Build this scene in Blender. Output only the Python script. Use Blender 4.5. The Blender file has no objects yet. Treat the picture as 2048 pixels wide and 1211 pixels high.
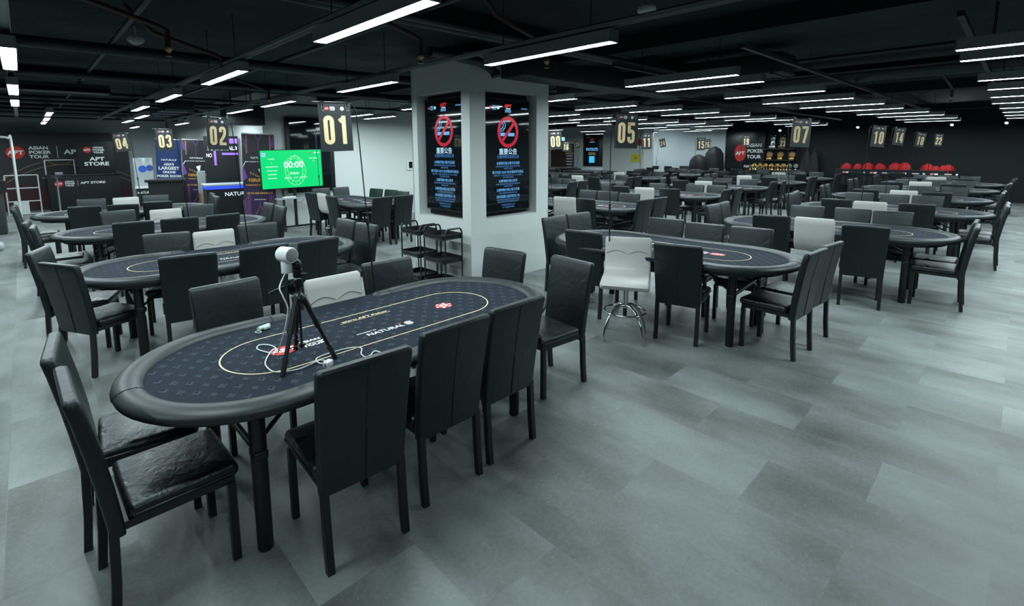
import bpy, bmesh, math, random
from mathutils import Vector, Matrix
random.seed(7)
PI = math.pi
C = bpy.context.scene.collection
sc = bpy.context.scene

# ------------------------------------------------------------------ camera
CAMF, PCX, PCY = 990.973, 988.92, 434.147          # focal length and principal point for a 2048 x 1211 frame
PITCH, YAW, ROLL, CAMH = 0.13711996, 0.75667996, -0.0076203, 1.8
fw = Vector((math.sin(YAW)*math.cos(PITCH), math.cos(YAW)*math.cos(PITCH), -math.sin(PITCH)))
rt = Vector((math.cos(YAW), -math.sin(YAW), 0.0)); up = rt.cross(fw)
cr, sr = math.cos(ROLL), math.sin(ROLL)
rt, up = rt*cr+up*sr, up*cr-rt*sr
cd = bpy.data.cameras.new('camera'); cam = bpy.data.objects.new('camera', cd); C.objects.link(cam)
m = Matrix((rt, up, -fw)).transposed().to_4x4(); m.translation = (0, 0, CAMH)
cam.matrix_world = m
cd.sensor_width = 36; cd.sensor_fit = 'HORIZONTAL'; cd.lens = CAMF/2048*36
cd.shift_x = (1024-PCX)/2048; cd.shift_y = (PCY-605.5)/2048
cd.clip_start = .05; cd.clip_end = 100
sc.camera = cam

# ------------------------------------------------------------------ world, exposure
w = bpy.data.worlds.new('world'); sc.world = w; w.use_nodes = True
w.node_tree.nodes['Background'].inputs[0].default_value = (.50, .80, .88, 1)
w.node_tree.nodes['Background'].inputs[1].default_value = 0.02
sc.view_settings.view_transform = 'Standard'; sc.view_settings.look = 'None'
sc.view_settings.exposure = 1.72; sc.view_settings.gamma = 1; sc.view_settings.use_curve_mapping = False
LAMP_POWER = 26.0

# ------------------------------------------------------------------ materials
MATS = {}
def mat(name, col, rough=.6, metal=0, spec=.5, bump=None, emit=None, var=None, coat=0, trans=0, tint=None):
    if name in MATS: return MATS[name]
    m = bpy.data.materials.new(name); m.use_nodes = True; nt = m.node_tree; b = nt.nodes['Principled BSDF']
    b.inputs['Base Color'].default_value = (*col, 1); b.inputs['Roughness'].default_value = rough
    if tint: b.inputs['Specular Tint'].default_value = (*tint, 1)
    b.inputs['Metallic'].default_value = metal; b.inputs['Specular IOR Level'].default_value = spec
    b.inputs['Coat Weight'].default_value = coat; b.inputs['Transmission Weight'].default_value = trans
    if emit:
        b.inputs['Emission Color'].default_value = (*emit[0], 1); b.inputs['Emission Strength'].default_value = emit[1]
    tc = nt.nodes.new('ShaderNodeTexCoord')
    if var:                                             # (scale, amount): gentle wear in the colour and the gloss
        n = nt.nodes.new('ShaderNodeTexNoise'); n.inputs['Scale'].default_value = var[0]; n.inputs['Detail'].default_value = 5
        nt.links.new(tc.outputs['Object'], n.inputs['Vector'])
        r = nt.nodes.new('ShaderNodeMapRange'); r.inputs[3].default_value = 1-var[1]; r.inputs[4].default_value = 1+var[1]
        nt.links.new(n.outputs['Fac'], r.inputs[0])
        mx = nt.nodes.new('ShaderNodeVectorMath'); mx.operation = 'SCALE'; mx.inputs[0].default_value = col
        nt.links.new(r.outputs[0], mx.inputs['Scale']); nt.links.new(mx.outputs[0], b.inputs['Base Color'])
        r2 = nt.nodes.new('ShaderNodeMapRange'); r2.inputs[3].default_value = rough*(1-var[1]*.6); r2.inputs[4].default_value = min(1, rough*(1+var[1]*.6))
        nt.links.new(n.outputs['Fac'], r2.inputs[0]); nt.links.new(r2.outputs[0], b.inputs['Roughness'])
    if bump:
        n = nt.nodes.new('ShaderNodeTexNoise'); n.inputs['Scale'].default_value = bump[0]; n.inputs['Detail'].default_value = 3
        nt.links.new(tc.outputs['Object'], n.inputs['Vector'])
        bp = nt.nodes.new('ShaderNodeBump'); bp.inputs['Strength'].default_value = bump[1]; bp.inputs['Distance'].default_value = .01
        src = n.outputs['Fac']
        if len(bump) > 2:                               # broad wrinkles on top of the grain
            n2 = nt.nodes.new('ShaderNodeTexNoise'); n2.inputs['Scale'].default_value = bump[2]; n2.inputs['Detail'].default_value = 2
            n2.inputs['Distortion'].default_value = .6
            nt.links.new(tc.outputs['Object'], n2.inputs['Vector'])
            ad = nt.nodes.new('ShaderNodeMath'); ad.operation = 'MULTIPLY_ADD'; ad.inputs[1].default_value = bump[3]
            nt.links.new(n2.outputs['Fac'], ad.inputs[0]); nt.links.new(n.outputs['Fac'], ad.inputs[2]); src = ad.outputs[0]
        nt.links.new(src, bp.inputs['Height']); nt.links.new(bp.outputs[0], b.inputs['Normal'])
    MATS[name] = m; return m

def floor_material():
    m = bpy.data.materials.new('vinyl_floor'); m.use_nodes = True; nt = m.node_tree; b = nt.nodes['Principled BSDF']
    N = nt.nodes.new; L = nt.links.new
    tc = N('ShaderNodeTexCoord')
    br = N('ShaderNodeTexBrick'); br.inputs['Scale'].default_value = 1; br.inputs['Brick Width'].default_value = .914
    br.inputs['Row Height'].default_value = .457; br.inputs['Mortar Size'].default_value = .0012; br.inputs['Mortar Smooth'].default_value = .3
    br.inputs['Color1'].default_value = (.25, .25, .25, 1); br.inputs['Color2'].default_value = (.75, .75, .75, 1); br.inputs['Mortar'].default_value = (.28, .28, .28, 1)
    sx_ = N('ShaderNodeSeparateXYZ'); cb = N('ShaderNodeCombineXYZ'); L(tc.outputs['Object'], sx_.inputs[0]); L(sx_.outputs[1], cb.inputs[0]); L(sx_.outputs[0], cb.inputs[1])   # boards lie along y
    mp = N('ShaderNodeMapping'); mp.inputs['Location'].default_value = (.071, -.222, 0); L(cb.outputs[0], mp.inputs['Vector']); L(mp.outputs[0], br.inputs['Vector'])
    # cloudy concrete print, its phase different from tile to tile
    ad = N('ShaderNodeVectorMath'); ad.operation = 'MULTIPLY_ADD'; ad.inputs[1].default_value = (7, 5, 3)
    st = N('ShaderNodeMapping'); st.inputs['Scale'].default_value = (1.25, .62, 1); L(tc.outputs['Object'], st.inputs['Vector'])
    L(br.outputs['Color'], ad.inputs[0]); L(st.outputs[0], ad.inputs[2])
    n1 = N('ShaderNodeTexNoise'); n1.inputs['Scale'].default_value = 1.9; n1.inputs['Detail'].default_value = 4; n1.inputs['Roughness'].default_value = .5; L(ad.outputs[0], n1.inputs['Vector'])
    n2 = N('ShaderNodeTexNoise'); n2.inputs['Scale'].default_value = 42; n2.inputs['Detail'].default_value = 6; n2.inputs['Roughness'].default_value = .7; L(tc.outputs['Object'], n2.inputs['Vector'])
    vo = N('ShaderNodeTexVoronoi'); vo.inputs['Scale'].default_value = 48; L(tc.outputs['Object'], vo.inputs['Vector'])
    rp = N('ShaderNodeValToRGB'); rp.color_ramp.elements[0].position = .25; rp.color_ramp.elements[0].color = (.066, .070, .062, 1)
    rp.color_ramp.elements[1].position = .72; rp.color_ramp.elements[1].color = (.30, .332, .328, 1)
    mr = N('ShaderNodeMath'); mr.operation = 'MULTIPLY_ADD'; mr.inputs[1].default_value = .30; L(n2.outputs['Fac'], mr.inputs[0])
    m2 = N('ShaderNodeMath'); m2.operation = 'MULTIPLY_ADD'; m2.inputs[1].default_value = .80; m2.inputs[2].default_value = -.115; L(n1.outputs['Fac'], m2.inputs[0]); 
    m3 = N('ShaderNodeMath'); m3.operation = 'MULTIPLY_ADD'; m3.inputs[1].default_value = .07; L(br.outputs['Color'], m3.inputs[0]); L(m2.outputs[0], m3.inputs[2])
    L(m3.outputs[0], mr.inputs[2]); L(mr.outputs[0], rp.inputs[0])
    # pale and dark aggregate specks
    sp = N('ShaderNodeMath'); sp.operation = 'LESS_THAN'; sp.inputs[1].default_value = .13; L(vo.outputs['Distance'], sp.inputs[0])
    gt = N('ShaderNodeSeparateColor'); L(vo.outputs['Color'], gt.inputs[0])
    g2 = N('ShaderNodeMath'); g2.operation = 'GREATER_THAN'; g2.inputs[1].default_value = .72; L(gt.outputs[0], g2.inputs[0])
    ml = N('ShaderNodeMath'); ml.operation = 'MULTIPLY'; L(sp.outputs[0], ml.inputs[0]); L(g2.outputs[0], ml.inputs[1])
    m4 = N('ShaderNodeMath'); m4.operation = 'MULTIPLY'; m4.inputs[1].default_value = .45; L(ml.outputs[0], m4.inputs[0])
    mx = N('ShaderNodeMix'); mx.data_type = 'RGBA'; L(m4.outputs[0], mx.inputs[0]); L(rp.outputs[0], mx.inputs[6]); mx.inputs[7].default_value = (.42, .45, .44, 1)
    # joints
    jm = N('ShaderNodeMix'); jm.data_type = 'RGBA'; jf = N('ShaderNodeMath'); jf.operation = 'MULTIPLY'; jf.inputs[1].default_value = .22
    L(br.outputs['Fac'], jf.inputs[0]); L(jf.outputs[0], jm.inputs[0]); L(mx.outputs[2], jm.inputs[6]); jm.inputs[7].default_value = (.05, .06, .06, 1)
    L(jm.outputs[2], b.inputs['Base Color'])
    rr = N('ShaderNodeMapRange'); rr.inputs[3].default_value = .40; rr.inputs[4].default_value = .58; L(n2.outputs['Fac'], rr.inputs[0]); L(rr.outputs[0], b.inputs['Roughness'])
    bp = N('ShaderNodeBump'); bp.inputs['Strength'].default_value = .12; bp.inputs['Distance'].default_value = .004; L(n2.outputs['Fac'], bp.inputs['Height']); L(bp.outputs[0], b.inputs['Normal'])
    b.inputs['Specular IOR Level'].default_value = .55
    return m

leather = mat('black_leather', (.0048, .0078, .0095), .36, bump=(240, .22, 7, 4.0), var=(6, .3), spec=.55, tint=(.92, .98, 1))
leather_seat = mat('black_seat_leather', (.005, .0068, .0078), .30, bump=(300, .2, 24, 5.0), var=(9, .4), spec=.62, tint=(.92, .98, 1))
seam = mat('dark_seam', (.004, .005, .006), .8)
rail_m = mat('rail_vinyl', (.018, .0235, .0255), .46, bump=(160, .06), spec=.5)
felt_m = mat('navy_felt', (.0105, .0165, .027), .85, bump=(500, .15), spec=.2)
felt_mark = mat('felt_suit_print', (.030, .046, .067), .85, spec=.2)
gold_print = mat('gold_print', (.86, .66, .37), .6)
white_print = mat('white_print', (.85, .87, .87), .6)
red_print = mat('red_print', (.55, .018, .012), .55)
black_metal = mat('black_metal', (.006, .0072, .008), .45, .0, bump=(120, .03))
black_plastic = mat('black_plastic', (.008, .009, .010), .35)
chrome = mat('chrome', (.62, .64, .66), .12, 1)
cream = mat('cream_vinyl', (.47, .465, .435), .42, bump=(220, .08, 6, 2.0), var=(7, .05))
cream_seam = mat('cream_seam', (.3, .3, .28), .6)
white_paint = mat('white_paint', (.63, .665, .655), .6, bump=(90, .03), var=(1.2, .03))
grey_paint = mat('grey_paint', (.36, .40, .42), .6, bump=(90, .03), var=(1.2, .04))
black_paint = mat('black_paint', (.0085, .0105, .012), .6, spec=.3, bump=(90, .03), var=(1, .1))
ceil_paint = mat('ceiling_paint', (.0095, .0155, .0175), .8, spec=.25, bump=(9, .5), var=(2, .5))
pipe_paint = mat('pipe_paint', (.012, .0165, .0185), .5, var=(3, .3))
rust = mat('red_oxide_pipe', (.045, .014, .011), .55)
brass = mat('brass', (.45, .33, .16), .35, 1)
housing = mat('lamp_housing', (.30, .32, .33), .45, .2)
diffuser = mat('lamp_diffuser', (.9, .95, 1), .5, emit=((.80, .97, 1.0), LAMP_POWER))
glass_black = mat('black_glass', (.006, .009, .011), .04, spec=.7)
sign_m = mat('sign_board', (.026, .030, .033), .5)
sign_clear = mat('white_plastic', (.72, .74, .74), .4)
silver = mat('brushed_silver', (.5, .52, .54), .3, .9)

# ------------------------------------------------------------------ mesh builder
class MB:
    def __init__(s): s.v = []; s.f = []; s.m = []; s.sm = []
    def add(s, vs, fs, mi=0, smooth=False, M=None):
        o = len(s.v)
        if M is not None: vs = [M @ Vector(p) for p in vs]
        s.v += [tuple(p) for p in vs]
        for f in fs: s.f.append([i+o for i in f]); s.m.append(mi); s.sm.append(smooth)
        return s
    def box(s, x0, x1, y0, y1, z0, z1, mi=0, M=None, r=0):
        if r > 0: return s.rbox(x0, x1, y0, y1, z0, z1, r, mi, M)
        vs = [(x, y, z) for z in (z0, z1) for y in (y0, y1) for x in (x0, x1)]
        return s.add(vs, [(0,2,3,1),(4,5,7,6),(0,1,5,4),(2,6,7,3),(0,4,6,2),(1,3,7,5)], mi, False, M)
    def loft(s, rings, mi=0, smooth=True, cap=True, M=None, close=False):
        n = len(rings[0]); vs = [p for r in rings for p in r]; fs = []
        k = len(rings)
        for i in range(k-1 if not close else k):
            a, b = i*n, ((i+1) % k)*n
            for j in range(n):
                j2 = (j+1) % n; fs.append((a+j, a+j2, b+j2, b+j))
        s.add(vs, fs, mi, smooth, M)
        if cap and not close:
            s.add(rings[0], [tuple(range(n-1, -1, -1))], mi, False, M); s.add(rings[-1], [tuple(range(n))], mi, False, M)
        return s
    def rbox(s, x0, x1, y0, y1, z0, z1, r, mi=0, M=None, crown=0, seg=3):
        # box with rounded upright edges and rounded top and bottom rims
        def ring(ins, z):
            out = []; rr = max(r-ins, .0005)
            for (cx, cy, a0) in ((x1-r, y1-r, 0), (x0+r, y1-r, 90), (x0+r, y0+r, 180), (x1-r, y0+r, 270)):
                for k in range(seg+1):
                    a = math.radians(a0+90*k/seg); out.append((cx+rr*math.cos(a), cy+rr*math.sin(a), z))
            return out
        rings = []
        for k in range(seg+1):
            a = PI/2*k/seg; rings.append(ring(r*(1-math.sin(a)), z0+r*(1-math.cos(a))))
        for k in range(seg+1):
            a = PI/2*k/seg; rings.append(ring(r*(1-math.cos(a)), z1-r+r*math.sin(a)))
        if crown:
            base = rings[-1]; cx, cy = (x0+x1)/2, (y0+y1)/2
            for t, h in ((.75, .6), (.4, .92), (.02, 1)):
                rings.append([(cx+(p[0]-cx)*t, cy+(p[1]-cy)*t, z1+crown*h) for p in base])
        return s.loft(rings, mi, True, True, M)
    def tube(s, pts, r, n=10, mi=0, M=None, cap=True, closed=False):
        pts = [Vector(p) for p in pts]; rings = []; k = len(pts)
        rad = r if isinstance(r, (list, tuple)) else [r]*k
        prev = None
        for i, p in enumerate(pts):
            a = pts[(i-1) % k] if (closed or i > 0) else pts[0]; b = pts[(i+1) % k] if (closed or i < k-1) else pts[-1]
            t = (b-a).normalized()
            if prev is None:
                ref = Vector((0, 0, 1)) if abs(t.z) < .9 else Vector((1, 0, 0)); x = t.cross(ref).normalized()
            else:
                x = (prev - t*prev.dot(t)).normalized()
            prev = x; y = t.cross(x)
            rings.append([p + x*rad[i]*math.cos(2*PI*j/n) + y*rad[i]*math.sin(2*PI*j/n) for j in range(n)])
        return s.loft(rings, mi, True, cap, M, closed)
    def lathe(s, prof, n=20, mi=0, M=None, c=(0, 0)):
        rings = [[(c[0]+r*math.cos(2*PI*j/n), c[1]+r*math.sin(2*PI*j/n), z) for j in range(n)] for r, z in prof]
        return s.loft(rings, mi, True, True, M)
    def poly(s, pts, mi=0, M=None): return s.add(pts, [tuple(range(len(pts)))], mi, False, M)
    def prism(s, pts, h, mi=0, M=None):                 # pts in xy at z=0, extruded to z=h
        n = len(pts); vs = [(x, y, 0) for x, y in pts]+[(x, y, h) for x, y in pts]
        fs = [tuple(range(n-1, -1, -1)), tuple(range(n, 2*n))]+[(i, (i+1) % n, n+(i+1) % n, n+i) for i in range(n)]
        return s.add(vs, fs, mi, False, M)
    def strip(s, pts, w, mi=0, M=None, closed=False):   # flat line of width w in the xy plane at z=0
        k = len(pts); vs = []
        for i in range(k):
            a = Vector(pts[(i-1) % k] if (closed or i > 0) else pts[0]); b = Vector(pts[(i+1) % k] if (closed or i < k-1) else pts[-1])
            t = (b-a).normalized(); nx, ny = -t[1], t[0]
            x, y = pts[i]; vs += [(x+nx*w/2, y+ny*w/2, 0), (x-nx*w/2, y-ny*w/2, 0)]
        fs = [(2*i, 2*i+1, (2*i+3) % (2*k), (2*i+2) % (2*k)) for i in range(k if closed else k-1)]
        return s.add(vs, fs, mi, False, M)
    def disc(s, cx, cy, rx, ry, mi=0, M=None, n=28, z=0):
        return s.add([(cx+rx*math.cos(2*PI*j/n), cy+ry*math.sin(2*PI*j/n), z) for j in range(n)], [tuple(range(n))], mi, False, M)
    def text(s, body, size, mi=0, M=None, bold=0.0, sx=1.0, align='CENTER', x=0, y=0, shear=0, z=0):
        key = (body, size, bold, align, shear)
        if key not in TEXTS:
            cu = bpy.data.curves.new('t', 'FONT'); cu.body = body; cu.size = size; cu.offset = bold*size
            cu.align_x = align; cu.align_y = 'CENTER'; cu.shear = shear; cu.resolution_u = 3
            ob = bpy.data.objects.new('t', cu); C.objects.link(ob)
            dg = bpy.context.evaluated_depsgraph_get(); dg.update()
            me = bpy.data.meshes.new_from_object(ob.evaluated_get(dg))
            TEXTS[key] = ([v.co.copy() for v in me.vertices], [tuple(p.vertices) for p in me.polygons])
            bpy.data.objects.remove(ob); bpy.data.meshes.remove(me); bpy.data.curves.remove(cu)
        vs, fs = TEXTS[key]
        return s.add([(p[0]*sx+x, p[1]+y, z) for p in vs], fs, mi, False, M)
    def build(s, name, mats, parent=None, loc=None, rot=None, bevel=0):
        me = bpy.data.meshes.new(name); me.from_pydata(s.v, [], s.f); me.update()
        if not isinstance(mats, (list, tuple)): mats = [mats]
        for m_ in mats: me.materials.append(m_)
        me.polygons.foreach_set('material_index', s.m); me.polygons.foreach_set('use_smooth', s.sm)
        o = bpy.data.objects.new(name, me); C.objects.link(o)
        if parent: o.parent = parent
        if loc: o.location = loc
        if rot is not None: o.rotation_euler = (0, 0, rot) if not isinstance(rot, (tuple, list)) else rot
        return o
TEXTS = {}
def arc(cx, cy, rx, ry, a0, a1, n=8): return [(cx+rx*math.cos(math.radians(a0+(a1-a0)*k/n)), cy+ry*math.sin(math.radians(a0+(a1-a0)*k/n))) for k in range(n+1)]
def digit(ch):                                          # heavy condensed numeral in a box 1 wide and 2.8 high: list of (points, closed)
    t = .20; L_, R_, B_, T_ = t, 1-t, t, 2.8-t; r = 1-2*t
    r /= 2; cx = .5; up_ = arc(cx, T_-r, r, r, 180, 0, 10); dn = arc(cx, B_+r, r, r, 0, -180, 10)
    if ch == '0': return [(up_+dn, True)]
    if ch == '1': return [([(.62, 0), (.62, 2.8)], False), ([(.5, 2.45), (.20, 2.24)], False)]
    if ch == '2': return [([(L_, 1.95), (L_, T_-r)]+up_[1:]+[(R_, 1.75), (.62, 1.25), (.26, .75), (.17, .34)], False), ([(0, t), (1, t)], False)]
    if ch == '3': return [([(L_, 2.0)]+up_+[(R_, 1.85)]+arc(.5, 1.76, r, .30, 0, -80, 4)+[(.42, 1.46)], False), ([(.42, 1.46)]+arc(.5, 1.16, r, .30, 80, 0, 4)+dn+[(L_, .8)], False)]
    if ch == '4': return [([(.70, 0), (.70, 2.8)], False), ([(.60, 2.7), (.40, 1.9), (.15, 1.0)], False), ([(.02, .80), (1.05, .80)], False)]
    if ch == '5': return [([(.0, T_), (.98, T_)], False), ([(L_, T_+.1), (L_, 1.45)], False), ([(L_, 1.50)]+arc(.5, 1.32, r, .34, 160, 0, 6)+dn+[(L_, .85)], False)]
    if ch == '6': return [([(R_, 2.1)]+up_[::-1]+[(L_, 1.2)]+dn[::-1]+arc(.5, 1.25, r, .34, 0, 180, 8), False)]
    if ch == '7': return [([(.0, T_), (1, T_)], False), ([(.84, 2.6), (.68, 1.6), (.42, 0)], False)]
    if ch == '8': return [(up_+arc(.5, 1.80, r, .36, 0, -180, 8), True), (arc(.5, 1.12, r, .34, 180, 0, 8)+dn, True)]
    if ch == '9': return [([(L_, .7)]+dn[::-1]+[(R_, 1.6)]+up_[::-1]+arc(.5, 1.55, r, .34, 180, 360, 8), False)]
def frame(o, x, y):                                     # matrix: local x and y directions (3D), origin o
    x = Vector(x).normalized(); y = Vector(y).normalized(); z = x.cross(y)
    M = Matrix((x, y, z)).transposed().to_4x4(); M.translation = o; return M
def empty(name, loc=(0, 0, 0), rot=0):
    o = bpy.data.objects.new(name, None); C.objects.link(o); o.location = loc
    o.rotation_euler = rot if isinstance(rot, (tuple, list)) else (0, 0, rot); o.empty_display_size = .1; return o
def tag(o, label, cat, group=None, kind=None):
    o['label'] = label; o['category'] = cat
    if group: o['group'] = group
    if kind: o['kind'] = kind
    return o
def struct(o): o['kind'] = 'structure'; return o
def copy_tree(o, parent=None):
    c = o.copy(); C.objects.link(c)
    if parent: c.parent = parent
    for ch in o.children: copy_tree(ch, c)
    return c
def used_once(fn):                                      # first call hands out the prototype, later calls hand out copies
    st = {}
    def get(*k):
        if k not in st: st[k] = fn(*k); return st[k]
        return copy_tree(st[k])
    return get

# ------------------------------------------------------------------ the setting
CEIL = 3.12
o = MB().add([(-7, -7, 0), (27, -7, 0), (27, 25, 0), (-7, 25, 0)], [(0, 1, 2, 3)]).build('floor', floor_material()); struct(o)
o = MB().box(-7, 27, -7, 25, CEIL, CEIL+.15).build('ceiling', ceil_paint); struct(o)
b = MB()                                                # exposed concrete beams, a coarse grid
for x in (-2.6, 5.55, 13.9, 21.6): b.box(x-.22, x+.22, -7, 25, 2.93, CEIL+.01)
for y in (-2.2, 4.0, 10.75, 17.5): b.box(-7, 27, y-.2, y+.2, 2.98, CEIL+.01)
struct(b.build('trim_1', ceil_paint))
struct(MB().box(-7.15, -7, -7, 25, 0, CEIL).build('wall_left', black_paint))
struct(MB().box(-7, 27, -7.15, -7, 0, CEIL).build('wall_front', grey_paint))
struct(MB().box(22.5, 22.65, -7, 8.95, 0, CEIL).build('wall_right', black_paint))
struct(MB().box(22.46, 22.5, -7, 1.1, .0, .11).build('baseboard_right', black_paint))
b = MB(); b.box(-7, 4.0, 22.0, 22.15, 0, CEIL); struct(b.build('wall_back', mat('light_grey_paint', (.72, .77, .80), .6, bump=(90, .03))))
b = MB(); b.box(4.02, 12.6, 11.9, 12.05, 0, CEIL); b.box(4.02, 4.17, 12.05, 22.15, 0, CEIL); b.box(12.45, 12.6, 12.05, 25, 0, CEIL)
struct(b.build('wall_middle', white_paint))
b = MB(); b.box(22.65, 24.15, 8.80, 8.95, 0, CEIL); b.box(24.0, 24.15, 8.95, 19.0, 0, CEIL); b.box(24.0, 24.15, 19.0, 20.2, 2.1, CEIL); b.box(24.0, 24.15, 20.2, 25, 0, CEIL)
struct(b.build('wall_far', mat('pale_grey_paint', (.55, .60, .63), .6, bump=(90, .03))))
struct(MB().box(-7, 27, 25, 25.15, 0, CEIL).build('wall_end', white_paint))
struct(MB().box(26.9, 27.05, 8.95, 25, 0, CEIL).build('wall_corridor', white_paint))
# far square column, its lit side white
struct(MB().box(21.5, 22.4, 12.4, 14.7, 0, CEIL).build('wall_column', white_paint))

# big square pillar, with two recesses for upright screens
PX0, PX1, PY0, PY1 = 4.133, 5.664, 4.82, 6.10
b = MB()
def recessed(bm, O, ux, W, Hh, a0, a1, z0, z1, d, mi_side, mi_back):
    M = frame(O, ux, (0, 0, 1))                          # local x along the face, local y up, local z outward
    def q(*p, mi=0): bm.add(p, [(0, 1, 2, 3)], mi, False, M)
    q((0, 0, 0), (W, 0, 0), (W, z0, 0), (0, z0, 0)); q((0, z1, 0), (W, z1, 0), (W, Hh, 0), (0, Hh, 0))
    q((0, z0, 0), (a0, z0, 0), (a0, z1, 0), (0, z1, 0)); q((a1, z0, 0), (W, z0, 0), (W, z1, 0), (a1, z1, 0))
    q((a0, z0, -d), (a1, z0, -d), (a1, z1, -d), (a0, z1, -d), mi=mi_back)
    q((a0, z0, 0), (a1, z0, 0), (a1, z0, -d), (a0, z0, -d)); q((a0, z1, -d), (a1, z1, -d), (a1, z1, 0), (a0, z1, 0))
    q((a0, z0, -d), (a0, z1, -d), (a0, z1, 0), (a0, z0, 0)); q((a1, z0, 0), (a1, z1, 0), (a1, z1, -d), (a1, z0, -d))
recessed(b, (PX0, PY0, 0), (1, 0, 0), PX1-PX0, 2.99, 4.402-PX0, 5.392-PX0, .875, 2.552, .20, 0, 1)     # face towards -Y
recessed(b, (PX0, PY1, 0), (0, -1, 0), PY1-PY0, 2.99, PY1-5.968, PY1-4.985, .86, 2.552, .20, 0, 1)     # face towards -X
b.box(PX0+.25, PX1, PY0+.25, PY1, 0, 2.99); b.box(PX1-.01, PX1, PY0, PY1, 0, 2.99); b.box(PX0, PX1, PY1-.01, PY1, 0, 2.99)
struct(b.build('wall_pillar', [white_paint, black_paint]))

# ------------------------------------------------------------------ ceiling services (dark, painted)
def service(name, label, pts, r, m=pipe_paint, grp=None, n=10):
    return tag(MB().tube(pts, r, n).build(name, m), label, 'pipe', grp)
for i, x in enumerate((-1.3, .75, 2.35, 3.78, 7.2, 8.7)):
    service('conduit_pipe', 'thin dark pipe running away from the camera under the ceiling', [(x, -6, 2.86), (x, 21 if x < 4 else 11.85, 2.86)], .022, grp='thin dark pipes running away under the ceiling')
for i, y in enumerate((3.3, 3.55, 6.30, 6.55, 8.6, 8.85, 11.2, 13.1, 13.35, 15.6, 16.2, 18.3, 19.6)):
    service('cross_pipe', 'dark pipe crossing the room from left to right under the ceiling', [(-6.5, y, 2.80+.05*(i % 2)), (22.4 if y < 8 else (12.3 if y < 11.8 else 3.9), y, 2.80+.05*(i % 2))], .03+.012*(i % 3), grp='dark pipes crossing under the ceiling')
for i, (x, y) in enumerate(((-1.4, 6.4), (2.6, 13.6), (7.4, 3.1))):
    b = MB(); b.box(x-.28, x+.28, y-.9, y+2.8, 2.62+.06*i, 2.92+.04*i, r=.02)
    for k in range(5): b.box(x-.295, x+.295, y-.8+k*.85, y-.76+k*.85, 2.605+.06*i, 2.93+.04*i)
    tag(b.build('air_duct', pipe_paint), ('black rectangular air duct at the upper left', 'black air duct high above the sign three', 'black air duct right of the white pillar')[i], 'duct')
b = MB(); b.box(-6, 1.1, 9.9, 10.25, 2.70, 2.76); b.box(-6, 1.1, 9.9, 9.92, 2.70, 2.82); b.box(-6, 1.1, 10.23, 10.25, 2.70, 2.82)
tag(b.build('cable_tray', pipe_paint), 'shallow dark cable tray under the ceiling at the left', 'cable tray')
b = MB(); b.box(4.62, 8.8, 4.36, 4.76, 2.70, 2.97, r=.02)
tag(b.build('box_duct', pipe_paint), 'dark rectangular duct crossing the top of the white pillar', 'duct')
b = MB(); b.tube([(3.35, 4.55, 2.86), (4.10, 4.60, 2.84), (4.28, 4.62, 2.80), (4.36, 4.6, 2.74)], .055, 12); b.tube([(4.36, 4.6, 2.75), (4.37, 4.58, 2.69)], .062, 12)
tag(b.build('elbow_pipe', pipe_paint), 'short dark elbow pipe in front of the pillar top', 'pipe')
b = MB(); b.tube([(9.6, -3, 2.92), (9.6, 4.2, 2.92), (11.5, 7.5, 2.92)], .13, 14)
tag(b.build('flexible_duct', pipe_paint), 'round dark duct above the right hand lamps', 'duct')
for i, (x, y) in enumerate(((3.55, 3.05), (2.55, 3.6), (1.55, 5.6), (.9, 4.6), (11.3, .9), (2.9, 8.2))):
    b = MB(); b.tube([(x-.75, y+.1, CEIL-.01), (x-.55, y+.08, 2.90), (x-.05, y, 2.74), (x, y, 2.72), (x, y, 2.60)], .02, 8)
    t = b.build('sprinkler_drop', rust); MB().lathe([(.022, 2.60), (.026, 2.57), (.012, 2.56), (.012, 2.53), (.024, 2.525), (.001, 2.52)], 10, c=(x, y)).build('sprinkler_head', brass, t)
    tag(t, 'reddish sprinkler pipe drop with a brass head under the ceiling', 'sprinkler', 'sprinkler drops')
for i, (x, y) in enumerate(((1.0, 6.6), (4.05, 2.35))):
    b = MB().lathe([(.075, 3.0), (.08, 2.97), (.06, 2.95), (.03, 2.93), (.001, 2.925)], 20, c=(x, y)); b.tube([(x, y, 2.99), (x, y, CEIL)], .01, 6)
    tag(b.build('smoke_detector', white_paint), ('small round pale smoke detector among the pipes at the upper left', 'white smoke detector under the ceiling right of the top centre')[i], 'smoke detector')

# ------------------------------------------------------------------ linear lamps
LL = 1.307
@used_once
def make_lamp():
    t = empty('linear_lamp')
    hb = MB(); hb.box(-.05, .05, 0, LL, .005, .085); hb.box(-.05, -.0445, 0, LL, -.0015, .005); hb.box(.0445, .05, 0, LL, -.0015, .005); hb.build('lamp_housing', housing, t)
    MB().add([(-.044, .012, .002), (.044, .012, .002), (.044, LL-.012, .002), (-.044, LL-.012, .002)], [(0, 3, 2, 1)]).build('diffuser', diffuser, t)
    for y in (0, LL): MB().box(-.051, .051, y-.004, y+.004, -.0015, .086).build('end_cap', silver, t)
    for y in (.2, LL-.2): MB().tube([(0, y, .08), (0, y, .55)], .004, 6).build('hanging_wire', black_metal, t)
    return t
ORD = ['first', 'second', 'third', 'fourth', 'fifth', 'sixth', 'seventh', 'eighth', 'ninth', 'tenth', 'eleventh', 'twelfth', 'thirteenth', 'fourteenth']
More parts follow.
